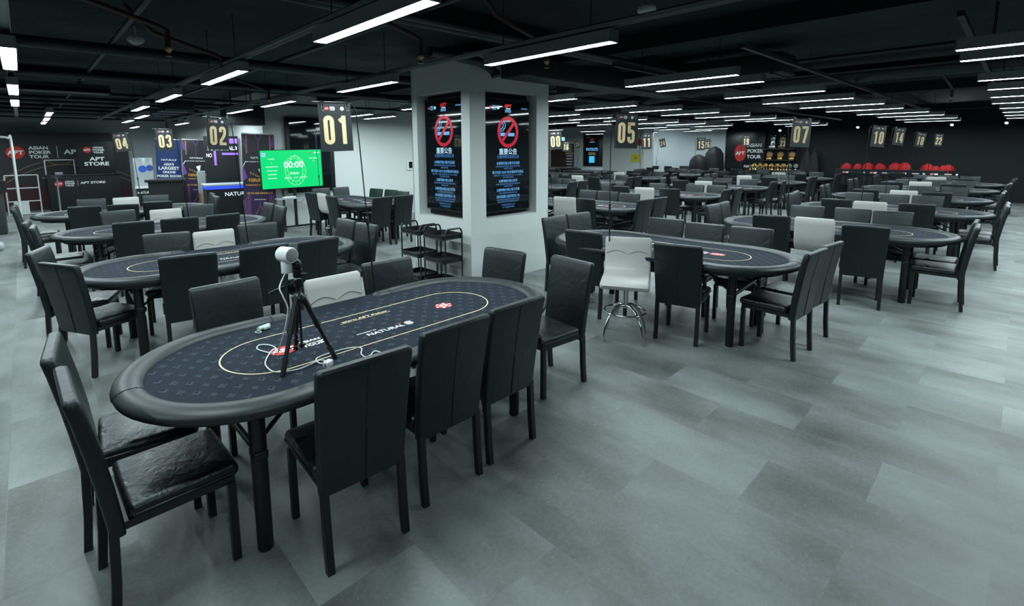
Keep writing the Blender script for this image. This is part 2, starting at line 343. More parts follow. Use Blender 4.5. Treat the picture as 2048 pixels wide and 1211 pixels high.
LR = [('leftmost row of ceiling lamps', [(-.0, 5.0), (0.0, 7.68), (0.0, 9.87), (.46, 12.55), (.48, 14.55), (.48, 16.45)]),
 ('second row of ceiling lamps from the left', [(1.57, 2.10), (1.57, 5.05), (1.57, 7.69), (1.57, 9.99), (1.95, 12.45), (1.98, 14.6)]),
 ('lamp row that runs towards the white pillar', [(3.09, 2.04), (3.05, 4.80), (3.06, 7.65), (3.08, 9.66), (3.4, 12.2), (3.25, 15.2)]),
 ('lamps behind the pillar over the white wall', [(5.27, 6.75), (5.40, 9.45), (6.12, 9.70)]),
 ('nearest group of lamps at the right edge', [(5.41, -.87), (6.12, -.85), (8.145, -.87), (9.55, -.90), (11.1, -.88), (12.8, -.84), (14.6, -.9), (16.4, -.9)]),
 ('long front group of lamps right of the pillar', [(5.44, 2.09), (6.21, 2.10), (7.91, 1.90), (9.46, 1.88), (11.1, 1.75), (12.75, 1.70), (14.58, 1.5), (16.33, 1.39), (18.4, 1.3), (20.4, 1.36)]),
 ('second group of lamps right of the pillar', [(6.13, 4.69), (7.96, 4.77), (9.38, 4.63), (10.94, 4.56), (12.64, 4.54), (14.38, 4.51), (15.6, 4.4), (18.45, 4.52), (20.5, 4.78)]),
 ('third group of lamps right of the pillar', [(7.4, 6.9), (9.02, 6.8), (10.6, 7.0), (12.0, 6.87), (14.1, 7.05), (15.7, 6.95), (17.8, 6.93), (20.6, 8.2)]),
 ('last group of lamps near the far wall', [(11.8, 8.9), (13.5, 8.93), (17.4, 9.12), (19.6, 9.3), (18.6, 12.6), (15.9, 12.8), (20.9, 17.2), (22.4, 9.6), (22.5, 12.3), (22.5, 15.2)])]
ADDED_LAMPS = [(0, -1.2), (0, 1.9), (5.4, -3.8), (8.1, -3.8), (11.1, -3.8), (14.6, -3.8), (18.0, -3.8), (18.2, -.9), (20.2, -.9), (-2.0, 1.9), (-2.0, 4.6), (-2.0, 7.7), (-2.0, 10.0), (-2.2, 13.0), (-3.4, 17.0), (-3.2, 19.4), (-2.4, 15.4), (7.5, 9.3), (9.5, 9.4), (16, 20), (20, 20), (25.6, 19.4), (25.6, 16.0), (2.6, 18.2), (-1.2, 19.0)]  # lamps added to brighten the room where none are seen
NL = 0
for name, pts in LR:
    for i, (x, y) in enumerate(pts):
        t = make_lamp(); t.location = (x, y, 2.535); NL += 1
        tag(t, f'{ORD[i]} and {"nearest" if i == 0 else "further"} linear lamp, {name}' if i == 0 else f'{ORD[i]} linear lamp from the camera, {name}', 'ceiling lamp', 'bright linear ceiling lamps')
for x, y in ADDED_LAMPS:
    t = make_lamp(); t.location = (x, y, 2.535)
    tag(t, 'added linear ceiling lamp for extra room light', 'ceiling lamp', 'added linear ceiling lamps for extra light')
for i, x in enumerate((0.0, 1.57, 3.09)):
    b = MB(); b.box(x-.03, x+.03, -5, 17, 2.67, 2.675); b.box(x-.03, x-.026, -5, 17, 2.64, 2.675); b.box(x+.026, x+.03, -5, 17, 2.64, 2.675)
    tag(b.build('lamp_rail', housing), ('leftmost', 'second', 'third')[i]+' thin grey steel channel above the left lamp rows', 'steel channel', 'steel channels above the lamps')
for i, (y0, y1) in enumerate(((-4.2, .6), (1.7, 3.5), (4.4, 6.1), (6.8, 8.4))):
    b = MB()
    for k in (0, 1):
        y = y0+.2 if k == 0 else y1-.2
        b.box(5.9 if y > 4.5 and y < 6.2 else 5.0, 21.5, y-.02, y+.02, 2.72, 2.76)
    tag(b.build('lamp_rail', pipe_paint), ('nearest', 'second', 'third', 'farthest')[i]+' pair of dark rails carrying the lamps right of the pillar', 'steel channel', 'rails above the right lamps')
def spot(x, y, z, k):
    t = empty('spotlight', (x, y, z)); h = MB().lathe([(.001, .09), (.045, .08), (.05, 0), (.046, -.01)], 16).build('spotlight_body', black_metal, t)
    MB().disc(0, 0, .034, .034, z=-.013).build('lens', mat('spot_lens', (1, 1, 1), .3, emit=((.85, .95, 1), 170)), h); MB().tube([(0, 0, .04), (0, 0, CEIL-z)], .008, 6).build('stem', black_metal, t)
    h.rotation_euler = (math.radians(8), math.radians(50), 0)
    tag(t, k, 'spotlight')
spot(21.9, 4.15, 2.47, 'bright round spotlight above the left part of the red fabric table'); spot(21.9, 1.65, 2.46, 'bright round spotlight above the sign twenty-two')
spot(21.9, .42, 2.47, 'dim spotlight near the right edge of the photo'); spot(21.7, 6.62, 2.43, 'bright spotlight above the trophy shelves')

# ------------------------------------------------------------------ chairs
def chair_meshes():
    back = MB(); rings = []
    prof = [(-.200, .350, .052, .400), (-.206, .42, .054, .405), (-.222, .56, .056, .412), (-.243, .70, .055, .420), (-.270, .85, .053, .428), (-.284, .915, .052, .430), (-.287, .930, .044, .422), (-.288, .936, .028, .404)]
    for (y, z, t, w_) in prof:
        r = .014; out = []
        for (cx, cy, a0) in ((w_/2-r, t/2-r, 0), (-w_/2+r, t/2-r, 90), (-w_/2+r, -t/2+r, 180), (w_/2-r, -t/2+r, 270)):
            for k in range(4):
                a = math.radians(a0+30*k); out.append((cx+r*math.cos(a), y+cy+r*math.sin(a), z))
        rings.append(out)
    back.loft(rings, 0)
    seamb = MB(); seamb.tube([(0, -.2275, .36), (0, -.2335, .42), (0, -.2505, .56), (0, -.2710, .70), (0, -.2970, .85), (0, -.3105, .915)], .0016, 5)
    seamb.tube([(.003, -.2275, .36), (.003, -.2335, .42), (.003, -.2505, .56), (.003, -.2565, .60)], .0034, 5)
    seat = MB(); seat.rbox(-.205, .205, -.165, .235, .395, .458, .026, 0, crown=.013, seg=4)
    for s in (-1, 1): seat.tube([(s*.206, -.14, .418), (s*.207, 0, .419), (s*.206, .21, .418)], .005, 6, 0)
    fr = MB(); fr.box(-.19, .19, -.20, .215, .365, .397)
    legs = []
    for s in (-1, 1):
        legs.append(MB().box(s*.183-.016, s*.183+.016, .183, .215, 0, .37))
        l = MB(); rg = []
        for (y, z) in ((-.236, 0), (-.222, .16), (-.212, .38)):
            rg.append([(s*.183+dx, y+dy, z) for dx, dy in ((-.016, -.016), (.016, -.016), (.016, .016), (-.016, .016))])
        l.loft(rg, 0, False); legs.append(l)
    return back, seamb, seat, fr, legs
@used_once
def make_chair():
    back, seamb, seat, fr, legs = chair_meshes(); t = empty('dining_chair')
    bo = back.build('backrest', leather, t); seamb.build('seam', seam, bo); seat.build('seat', leather_seat, t); fr.build('seat_frame', black_metal, t)
    for l in legs: l.build('leg', black_metal, t)
    return t

# ------------------------------------------------------------------ white dealer stools
@used_once
def make_stool():
    t = empty('swivel_stool')
    b = MB(); rings = []                                 # one cushion bent from seat to backrest
    prof = [(.215, .545, .030), (.19, .552, .066), (.05, .560, .078), (-.10, .566, .078), (-.165, .585, .074), (-.200, .640, .064), (-.215, .74, .056), (-.228, .86, .050), (-.233, .915, .046), (-.234, .932, .022)]
    pts = [Vector((0, p[0], p[1])) for p in prof]
    for i, p in enumerate(pts):
        a = pts[max(0, i-1)]; c = pts[min(len(pts)-1, i+1)]; tv = (c-a).normalized(); nv = Vector((0, tv.z, -tv.y)); nv = -nv if nv.z < 0 and i < 4 else nv
        nv = Vector((0, tv.z, -tv.y))                     # up for the seat, forward for the back
        if nv.z < -.2: nv = -nv
        th = prof[i][2]/2; w_ = .205 if 0 < i < len(pts)-1 else .190; r = min(.02, th*.8); out = []
        for (cx, cy, a0) in ((w_-r, th-r, 0), (-w_+r, th-r, 90), (-w_+r, -th+r, 180), (w_-r, -th+r, 270)):
            for k in range(4):
                an = math.radians(a0+30*k); q = p + Vector((1, 0, 0))*(cx+r*math.cos(an)) + nv*(cy+r*math.sin(an)); out.append(tuple(q))
        rings.append(out)
    b.loft(rings, 0); c = b.build('seat', cream, t)
    s_ = MB()
    for sx in (-1, 1): s_.tube([(sx*(.01+.18*k/8), -.186+.0005-.012*(.775+.03*math.sin(PI*k/8)-.74)/.12, .775+.032*math.sin(PI*k/8)) for k in range(9)], .0022, 5)
    s_.build('seam', cream_seam, c)
    MB().tube([(0, 0, .52), (0, 0, .30)], .027, 18).build('column', chrome, t)
    b = MB(); b.lathe([(.10, .528), (.10, .518), (.045, .505), (.03, .48)], 20); b.build('seat_plate', black_metal, t); MB().tube([(0, 0, .30), (0, 0, .22)], .018, 14).build('column_end', black_metal, t)
    b = MB(); b.tube([(.178*math.cos(2*PI*k/32), .178*math.sin(2*PI*k/32), .268) for k in range(32)], .0095, 8, closed=True); b.build('foot_ring', chrome, t)
    for k in range(4):
        a = PI/4+k*PI/2; ca, sa = math.cos(a), math.sin(a)
        MB().tube([(ca*r, sa*r, z) for r, z in ((.02, .325), (.07, .322), (.13, .285), (.178, .225), (.212, .14), (.232, .06), (.24, 0))], .0125, 10).build('leg', chrome, t)
    return t

# ------------------------------------------------------------------ poker tables
TLEN, TWID, TZ = 2.56, 1.20, .752
R0 = TWID/2; S0 = TLEN/2-R0
def stadium(R, S, n=26, gap=None):
    # closed outline, starts on the +v side just left of the gap, runs counter-clockwise
    pts = []
    g = gap or 0
    pts.append((-g, R)); pts.append((-S*.6-g*.4, R)); pts.append((-S, R))
    for k in range(1, n): a = PI/2+PI*k/n; pts.append((-S+R*math.cos(a), R*math.sin(a)))
    pts += [(-S, -R), (-S*.33, -R), (S*.33, -R), (S, -R)]
    for k in range(1, n): a = -PI/2+PI*k/n; pts.append((S+R*math.cos(a), R*math.sin(a)))
    pts.append((S, R)); pts.append((S*.6+g*.4, R)); pts.append((g, R))
    if not gap: pts.pop(0); pts.pop(-1); pts.append((0, R))
    return pts
def suit(kind, s=1.0):
    P = []
    if kind == 0: P = [[(0, .5), (.36, 0), (0, -.5), (-.36, 0)]]                                # diamond
    if kind in (1, 2):                                                                        # heart / spade
        f = 1 if kind == 1 else -1; h = []
        for k in range(9): a = PI*k/8; h.append((.22+.23*math.cos(a), f*(.15+.23*math.sin(a))))
        for k in range(9): a = PI*k/8; h.append((-.22+.23*math.cos(a), f*(.15+.23*math.sin(a))))
        h.append((0, -f*.5)); P = [h if f == 1 else h[::-1]]
        if kind == 2: P.append([(-.16, -.62), (.16, -.62), (.03, -.1), (-.03, -.1)])
    if kind == 3:                                                                              # club
        for cx, cy in ((0, .25), (-.24, -.1), (.24, -.1)): P.append([(cx+.23*math.cos(2*PI*k/10), cy+.23*math.sin(2*PI*k/10)) for k in range(10)])
        P.append([(-.16, -.6), (.16, -.6), (.03, 0), (-.03, 0)])
    return [[(x*s, y*s) for x, y in p] for p in P]
def inside(x, y, R, S): return math.hypot(max(0, abs(x)-S), y) < R
CUT = .34
@used_once
def make_table():
    t = empty('poker_table')
    # padded rail, open on the dealer's side
    b = MB(); prof = []
    for k in range(14):
        a = 2*PI*k/14; prof.append((.064*math.cos(a), .036*math.sin(a)))
    prof = [(x, y*(1.0 if y > 0 else 1.15)) for x, y in prof]
    path = [Vector((x, y, 0)) for x, y in stadium(R0-.064, S0, gap=CUT)]
    rings = []; n = len(path)
    scal = [.55, .9]+[1]*(n-4)+[.9, .55]
    path = [path[0]+Vector((.03, 0, 0))]+path+[path[-1]-Vector((.03, 0, 0))]; scal = [.3, .85]+[1]*(n-2)+[.85, .3]
    for i, p in enumerate(path):
        a = path[max(0, i-1)]; c = path[min(len(path)-1, i+1)]; tv = (c-a).normalized(); nv = Vector((tv.y, -tv.x, 0))
        rings.append([tuple(p+nv*(x*scal[i])+Vector((0, 0, TZ-.008+y*scal[i]))) for x, y in prof])
    b.loft(rings, 0); ro = b.build('padded_rail', rail_m, t)
    sm_ = []
    for sx in (-1, 1):
        for sy in (-1, 1):
            for dx in (0,):
                x = sx*(S0*.62)+dx; sm_.append([(x, sy*(R0-.064+.0645*math.cos(a)), TZ-.008+.0365*math.sin(a)) for a in [PI*k/8 for k in range(9)]])
        x = sx*(S0+R0-.064)
        sm_.append([(sx*(S0+R0-.064+.0645*math.cos(a)), -.02, TZ-.008+.0365*math.sin(a)) for a in [PI*k/8 for k in range(9)]])
    for p_ in sm_: MB().tube(p_, .0016, 4).build('seam', seam, ro)
    # felt with its print
    b = MB(); out = stadium(R0-.10, S0); 
    out = out[:-1]+[(CUT+.06, R0-.10), (CUT+.03, R0-.018), (-CUT-.03, R0-.018), (-CUT-.06, R0-.10)]
    top = [(x, y, TZ) for x, y in out]; bot = [(x, y, TZ-.03) for x, y in out]; b.loft([bot, top], 0, False)
    fm = Matrix.Translation((0, 0, TZ+.0008)); k = 0; y = -.46
    row = 0
    while y < .5:
        x = -1.2+(.05 if row % 2 else 0); col = 0
        while x < 1.22:
            if inside(x, y, R0-.15, S0):
                for p in suit((row*2+col) % 4, .044):
                    b.poly([(px, py, 0) for px, py in p], 1, fm @ Matrix.Translation((x, y, 0)) @ Matrix.Rotation((0 if col % 2 else PI), 4, 'Z'))
            x += .10; col += 1
        y += .062; row += 1
    g = MB(); gp = stadium(.252, .845-.252)
    b.strip(gp, .0075, 2, Matrix.Translation((0, 0, TZ+.0016)), closed=True)
    T = Matrix.Translation((0, 0, TZ+.0014)); 
    b.disc(-.545, -.005, .076, .058, 4, T, n=36); b.text('APT', .062, 3, T, bold=.03, sx=1.15, x=-.545, y=-.006, z=.0006)
    for i, s in enumerate(('ASIAN', 'POKER', 'TOUR')): b.text(s, .038, 3, T, bold=.03, sx=1.15, align='LEFT', x=-.455, y=.028-.034*i)
    b.text('www.APT.Poker', .036, 2, T, bold=.02, sx=1.3, x=.03, y=.168); b.add([(-.15, .143, 0), (.2, .143, 0), (.2, .147, 0), (-.15, .147, 0)], [(0, 1, 2, 3)], 2, False, T)
    b.text('NATURAL', .052, 3, T, bold=.02, sx=1.05, x=-.0, y=-.13); b.text('8', .078, 3, T, bold=.025, sx=1.3, x=.163, y=-.124)
    b.text('POWERED BY', .017, 3, T, bold=.02, sx=1.2, x=-.10, y=-.082); b.disc(.118, -.088, .012, .006, 4, T, n=12)
    b.disc(.52, -.01, .060, .052, 4, T, n=32)
    for kk in range(6):
        a = kk*PI/3; b.add([(.52+r_*math.cos(a+d)*1.15, -.01+r_*math.sin(a+d), .0006) for r_, d in ((.052, -.16), (.052, .16), (.034, .2), (.034, -.2))], [(0, 1, 2, 3)], 3, False, T)
    b.disc(.52, -.01, .030, .026, 3, T, n=20, z=.0006); b.disc(.52, -.01, .014, .012, 4, T, n=14, z=.001)
    b.build('felt_top', [felt_m, felt_mark, gold_print, white_print, red_print], t)
    b = MB(); o1 = stadium(R0-.10, S0); b.loft([[(x*.98, y*.98, TZ-.085) for x, y in o1], [(x, y, TZ-.03) for x, y in o1]], 0, False)
    b.box(-.5, .5, -.03, .03, TZ-.13, TZ-.08); b.build('apron', black_metal, t)
    for sx in (-1, 1):
        for sy in (-1, 1): MB().tube([(sx*.82, sy*.38, 0), (sx*.82, sy*.38, .006), (sx*.82, sy*.38, TZ-.08)], [.030, .034, .036], 14).build('leg', black_metal, t)
        b = MB(); b.tube([(sx*.82, -.38, .63), (sx*.82, .38, .63)], .018, 8); b.tube([(sx*.82, -.38, .47), (sx*.82, .38, .47)], .016, 8)
        for sy in (-1, 1):
            b.tube([(sx*.80, sy*.30, .47), (sx*.42, sy*.12, TZ-.09)], .011, 8)
            b.box(sx*.82-.03, sx*.82+.03, sy*.38-.042, sy*.38+.042, .45, .49, r=.008)
        b.build('leg_brace', black_metal, t)
    return t

NW = {'01': 'one', '02': 'two', '03': 'three', '04': 'four', '05': 'five', '07': 'seven', '08': 'eight', '10': 'ten', '11': 'eleven', '14': 'fourteen', '15': 'fifteen', '16': 'sixteen', '18': 'eighteen', '19': 'nineteen', '22': 'twenty-two', '23': 'twenty-three', '24': 'twenty-four', '25': 'twenty-five', '26': 'twenty-six', '12': 'twelve', '06': 'six', '09': 'nine'}
DESC = {'01': 'table signed 01', '02': 'table signed 02', '03': 'table signed 03', '04': 'table signed 04', '05': 'table signed 05', '06': 'table beside the green television',
 '07': 'table signed 07', '08': 'table signed 08', '09': 'table half hidden left of the pillar', '10': 'table signed 10', '11': 'table signed 11', '12': 'table behind the one signed eight', '14': 'table signed 14',
 '15': 'table signed 15', '16': 'table signed 16', '18': 'table signed 18', '19': 'table signed 19', '20': 'table behind the one signed fifteen', '22': 'table signed 22', '23': 'table signed 23', '24': 'table signed 24'}
TAB = {'01': (1.45, 2.60, .01), '02': (1.43, 5.40, -.03), '03': (1.42, 8.18, -.03), '04': (1.27, 10.97, -.03), '05': (4.85, 2.52, 1.63), '07': (7.55, 1.65, 1.64), '10': (10.41, 1.45, 1.60), '14': (13.03, 1.55, 1.64),
 '18': (15.9, 1.53, 1.63), '22': (18.46, 1.47, 1.62), '08': (7.62, 5.63, 1.63), '11': (10.59, 5.50, 1.63), '15': (13.48, 5.55, 1.64), '19': (16.2, 5.45, 1.64), '23': (18.7, 5.33, 1.63),
 '06': (4.90, 9.45, 1.63), '09': (7.75, 9.30, 1.63), '12': (10.5, 9.40, 1.63), '16': (13.2, 9.40, 1.64), '20': (15.7, 9.50, 1.63), '24': (18.4, 9.40, 1.62)}
for k in DESC:
    if DESC[k].startswith('table signed'): DESC[k] = 'table signed '+NW[k]
EXTRA = {'01': 'with a camera tripod standing on it', '05': 'just right of the white pillar', '04': 'the farthest of the left column'}
for k, (x, y, r) in TAB.items():
    t = make_table(); t.location = (x, y, 0); t.rotation_euler = (0, 0, r)
    d = 'oval poker table with navy felt, '+(DESC[k].replace('table signed', 'signed').replace('table ', ''))
    if k in EXTRA: d += ', '+EXTRA[k]
    tag(t, d, 'poker table', 'oval poker tables')
LEFTC = ('01', '02', '03', '04')
POS = {('L', 'near', 0): 'left of three, camera side of', ('L', 'near', 1): 'middle of three, camera side of', ('L', 'near', 2): 'right of three, camera side of',
 ('L', 'back', 0): 'left of the stool behind', ('L', 'back', 1): 'right of the stool behind', ('L', 'lend', 0): 'nearer one, left end of', ('L', 'lend', 1): 'farther one, left end of',
 ('L', 'rend', 0): 'farther one, right end of', ('L', 'rend', 1): 'nearer one, right end of',
 ('R', 'near', 0): 'right of the stool at', ('R', 'near', 1): 'left of the stool at', ('R', 'back', 0): 'leftmost of three behind', ('R', 'back', 1): 'middle of three behind', ('R', 'back', 2): 'rightmost of three behind',
 ('R', 'lend', 0): 'left one, far end of', ('R', 'lend', 1): 'right one, far end of', ('R', 'rend', 0): 'left one, near end of', ('R', 'rend', 1): 'right one, near end of'}
CHAIRS = '''01 near 0 0.98 2.099 -0.053
01 near 1 1.501 2.16 0.0
01 near 2 1.97 2.183 0.005
01 back 0 0.912 3.273 -3.081
01 back 1 2.002 3.092 -3.188
01 lend 0 0.318 2.422 -1.548
01 lend 1 0.294 2.925 -1.664
01 rend 0 2.676 2.958 1.731
01 rend 1 2.79 2.39 1.479
02 near 0 0.976 5.04 -0.149
02 near 1 1.54 4.988 -0.025
02 near 2 2.009 4.965 0.107
02 back 0 0.981 5.919 -3.34
02 back 1 1.925 5.937 -3.282
02 lend 0 0.371 5.241 -1.077
02 lend 1 0.288 5.909 -1.909
02 rend 0 2.607 5.762 1.61
02 rend 1 2.601 5.231 1.636
03 near 0 0.933 7.824 -0.034
03 near 1 1.449 7.808 -0.105
03 near 2 1.919 7.794 0.059
03 back 0 0.983 8.855 -3.008
03 back 1 1.948 8.877 -3.346
03 lend 0 0.291 7.939 -1.63
03 lend 1 0.234 8.54 -1.681
03 rend 0 2.634 8.552 1.583
03 rend 1 2.609 7.995 1.553
04 near 0 0.692 10.564 -0.171
04 near 1 1.184 10.474 -0.172
04 near 2 1.694 10.583 -0.2
04 back 0 0.803 11.509 -3.302
04 back 1 1.819 11.515 -3.257
04 lend 0 0.096 10.75 -1.551
04 lend 1 0.098 11.322 -1.671
04 rend 0 2.505 11.493 1.49
04 rend 1 2.371 10.703 1.553
05 near 0 4.49 2.115 -1.365
05 near 1 4.496 3.145 -1.425
05 back 0 5.41 2.884 1.758
05 back 1 5.327 2.398 1.667
05 back 2 5.381 1.92 1.635
05 lend 0 4.853 3.764 3.084
05 lend 1 5.323 3.762 2.99
05 rend 0 4.776 1.392 -0.079
05 rend 1 5.246 1.381 -0.117
07 near 0 6.907 1.16 -1.374
07 near 1 7.14 2.181 -1.369
07 back 0 8.059 2.078 1.669
07 back 1 8.107 1.556 1.573
07 back 2 8.066 1.085 1.655
07 lend 0 7.584 2.896 3.113
07 lend 1 8.054 2.908 3.216
07 rend 0 7.447 0.542 0.029
07 rend 1 7.916 0.576 -0.005
10 near 0 9.96 1.05 -1.45
10 near 1 10.022 2.058 -1.526
10 back 0 11.088 2.006 1.663
10 back 1 11.065 1.537 1.477
10 back 2 11.059 1.043 1.608
10 lend 0 10.425 2.652 3.086
10 lend 1 10.992 2.708 3.225
10 rend 0 10.237 0.357 0.038
10 rend 1 10.711 0.358 0.059
14 near 0 12.613 1.066 -1.444
14 near 1 12.651 2.116 -1.574
14 back 0 13.552 1.976 1.648
14 back 1 13.758 1.369 1.76
14 back 2 13.795 0.9 1.557
14 lend 0 13.031 2.755 3.278
14 lend 1 13.506 2.768 3.2
14 rend 0 12.961 0.454 0.033
14 rend 1 13.431 0.44 0.009
18 near 0 15.49 1.044 -1.444
18 near 1 15.536 2.149 -1.449
18 back 0 16.461 1.987 1.697
18 back 1 16.481 1.403 1.689
18 back 2 16.444 0.934 1.572
18 lend 0 15.926 2.804 3.14
18 lend 1 16.419 2.772 3.208
18 rend 0 15.796 0.443 -0.027
18 rend 1 16.264 0.399 0.057
22 near 0 18.053 0.995 -1.596
22 near 1 18.08 2.044 -1.547
22 back 0 18.969 1.931 1.642
22 back 1 19.018 1.401 1.587
22 back 2 19.021 0.909 1.692
22 lend 0 18.492 2.698 3.241
22 lend 1 18.965 2.716 3.128
22 rend 0 18.334 0.374 0.077
22 rend 1 18.82 0.326 -0.013
08 near 0 7.275 5.181 -1.453
08 near 1 7.25 6.211 -1.538
08 back 0 8.19 6.119 1.55
08 back 1 8.223 5.627 1.718
08 back 2 8.127 5.095 1.64
08 lend 0 7.638 6.835 3.258
08 lend 1 8.13 6.897 3.28
08 rend 0 7.585 4.593 -0.031
08 rend 1 8.065 4.574 -0.01
11 near 0 10.234 5.164 -1.337
11 near 1 10.174 6.257 -1.568
11 back 0 10.928 6.05 1.581
11 back 1 11.116 5.2 1.584
11 back 2 11.21 4.74 1.583
11 lend 0 10.559 6.838 3.122
11 lend 1 11.096 6.774 3.183
11 rend 0 10.492 4.408 0.044
11 rend 1 10.958 4.347 0.066
15 near 0 13.049 5.249 -1.479
15 near 1 13.059 6.274 -1.469
15 back 0 14.019 6.229 1.637
15 back 1 14.112 5.717 1.661
15 back 2 13.952 4.961 1.815
15 lend 0 13.482 6.828 3.259
15 lend 1 13.982 6.77 3.176
15 rend 0 13.582 4.499 0.02
15 rend 1 14.041 4.396 0.149
19 near 0 15.803 4.935 -1.561
19 near 1 15.859 6.006 -1.534
19 back 0 16.761 5.855 1.726
19 back 1 16.746 5.34 1.675
19 back 2 16.763 4.87 1.719
19 lend 0 16.202 6.723 3.221
19 lend 1 16.683 6.712 3.22
19 rend 0 16.101 4.33 0.129
19 rend 1 16.58 4.342 0.011
23 near 0 18.31 4.881 -1.531
23 near 1 18.312 5.934 -1.542
23 back 0 19.239 5.798 1.548
23 back 1 19.295 5.252 1.71
23 back 2 19.288 4.718 1.691
23 lend 0 18.744 6.601 3.21
23 lend 1 19.213 6.567 3.146
23 rend 0 18.544 4.235 0.095
23 rend 1 19.014 4.25 0.038
06 near 0 4.475 9.006 -1.496
06 near 1 4.527 10.038 -1.44
06 back 0 5.428 9.866 1.699
06 back 1 5.494 9.366 1.653
06 back 2 5.445 8.853 1.658
06 lend 0 4.91 10.677 3.223
06 lend 1 5.408 10.68 3.269
06 rend 0 4.753 8.361 0.087
06 rend 1 5.223 8.353 0.064
09 near 0 7.354 8.844 -1.585
09 near 1 7.383 9.919 -1.504
09 back 0 8.298 9.776 1.578
09 back 1 8.303 9.158 1.701
09 back 2 8.342 8.69 1.714
09 lend 0 7.749 10.569 3.114
09 lend 1 8.255 10.57 3.222
09 rend 0 7.648 8.142 -0.022
09 rend 1 8.116 8.188 0.035
12 near 0 10.079 8.972 -1.456
12 near 1 10.141 9.989 -1.493
12 back 0 11.044 9.792 1.713
12 back 1 11.043 9.322 1.595
12 back 2 11.047 8.836 1.666
12 lend 0 10.522 10.639 3.117
12 lend 1 10.991 10.673 3.162
12 rend 0 10.384 8.302 0.081
12 rend 1 10.854 8.316 0.08
16 near 0 12.804 8.878 -1.584
16 near 1 12.84 9.999 -1.429
16 back 0 13.715 9.848 1.568
16 back 1 13.784 9.38 1.569
16 back 2 13.747 8.805 1.669
16 lend 0 13.192 10.674 3.143
16 lend 1 13.723 10.637 3.296
16 rend 0 13.097 8.253 0.129
16 rend 1 13.567 8.259 0.034
20 near 0 15.285 9.051 -1.441
20 near 1 15.316 10.048 -1.568
20 back 0 16.263 9.958 1.677
20 back 1 16.285 9.412 1.549
20 back 2 16.278 8.895 1.714
20 lend 0 15.759 10.755 3.286
20 lend 1 16.249 10.719 3.28
20 rend 0 15.549 8.414 0.143
20 rend 1 16.014 8.347 0.095
24 near 0 17.972 8.922 -1.591
24 near 1 18.063 9.979 -1.525
24 back 0 18.936 9.858 1.596
24 back 1 18.945 9.313 1.665
24 back 2 18.981 8.805 1.571
24 lend 0 18.42 10.622 3.137
24 lend 1 18.922 10.647 3.167
24 rend 0 18.263 8.298 -0.005
24 rend 1 18.732 8.269 -0.001'''
for line in CHAIRS.strip().split('\n'):
    k, side, i, x, y, r = line.split(); i = int(i)
    t = make_chair(); t.location = (float(x), float(y), 0); t.rotation_euler = (0, 0, float(r))
    tag(t, 'black leather chair, '+POS[('L' if k in LEFTC else 'R', side, i)]+' '+DESC[k], 'chair', 'black chairs around the '+DESC[k])
# stools: table, offset along and across the table, extra turn
STO = {'01': (0.05, 0.4, 0), '02': (0.01, 0.43, 0.03), '03': (0.06, 0.46, 0), '04': (0.07, 0.56, 0), '07': (0.01, 0.61, -0.04), '10': (0.11, 0.91, 0.05), '14': (-0.01, 0.8, 0), '08': (-0.15, 0.65, 0.2), '11': (0.05, 0.85, 0.2), '15': (-0.05, 1.0, 0.1), '05': (0.14, 0.7, 2.75), '18': (0.1, 0.48, 0.05), '22': (0.1, 0.48, 0), '19': (0.2, 0.48, 0), '23': (0.15, 0.48, 0), '06': (-0.1, 0.5, -0.1), '12': (0.1, 0.48, 0.1), '16': (0.1, 0.48, 0), '20': (0.1, 0.48, 0), '24': (0.15, 0.48, 0)}
for k, (u, v, a) in STO.items():
    x, y, r = TAB[k]; t = make_stool()
    if k == '05': cx, cy, rz = 4.02, 2.46, math.radians(118)
    else: cx = x+u*math.cos(r)-v*math.sin(r); cy = y+u*math.sin(r)+v*math.cos(r); rz = r+PI+a
    t.location = (cx, cy, 0); t.rotation_euler = (0, 0, rz)
    t.scale = (1.07, 1.07, 1.0) if k == '05' else (1, 1, 1.0 if k in LEFTC else 1.035)
    tag(t, 'white swivel stool '+('turned towards the camera at the ' if k == '05' else "in the dealer's place at the ")+DESC[k], 'stool', 'white dealer stools')

# ------------------------------------------------------------------ numbered signs on bent rods
@used_once
def make_sign(num):
    t = empty('table_sign')
    b = MB(); b.box(-.105, .105, -.002, .002, -.15, .15)
    F = frame((0, -.0028, 0), (1, 0, 0), (0, 0, 1))
    for i, ch in enumerate(num):
        G = F @ Matrix.Translation(((-.079, .010)[i], -.105, .0004)) @ Matrix.Scale(.064, 4)
        for pts, cl in digit(ch): b.strip([(x*1.05, y*1.0) for x, y in pts], .43, 1, G, closed=cl)
    b.disc(-.052, .118, .0135, .0135, 2, F, n=20); b.text('APT', .012, 3, F, bold=.03, x=-.052, y=.118, z=.0004)
    for i, s_ in enumerate(('ASIAN', 'POKER', 'TOUR')): b.text(s_, .0095, 3, F, bold=.04, sx=1.2, align='LEFT', x=-.033, y=.127-.009*i)
    b.disc(.047, .118, .0125, .0125, 3, F, n=20)
    for k in range(6): a = k*PI/3; b.disc(.047+.0075*math.cos(a), .118+.0075*math.sin(a), .0022, .0022, 2, F, n=8, z=.0004)
    b.build('sign_plate', [sign_m, gold_print, red_print, white_print], t)
    for sx in (-.078, .078):
        c = MB().prism([(-.014, 0), (.014, 0), (.011, .022), (-.011, .022)], .016, 0, frame((sx, .008, .142), (1, 0, 0), (0, 0, 1))).build('binder_clip', black_plastic, t)
        wv = MB(); wv.tube([(sx-.009, -.009, .146), (sx-.006, -.010, .118), (sx-.009, -.010, .110), (sx-.005, -.010, .104), (sx+.005, -.010, .104), (sx+.009, -.010, .110), (sx+.006, -.010, .118), (sx+.009, -.009, .146)], .0011, 5)
        wv.build('clip_wire', silver, c)
    return t
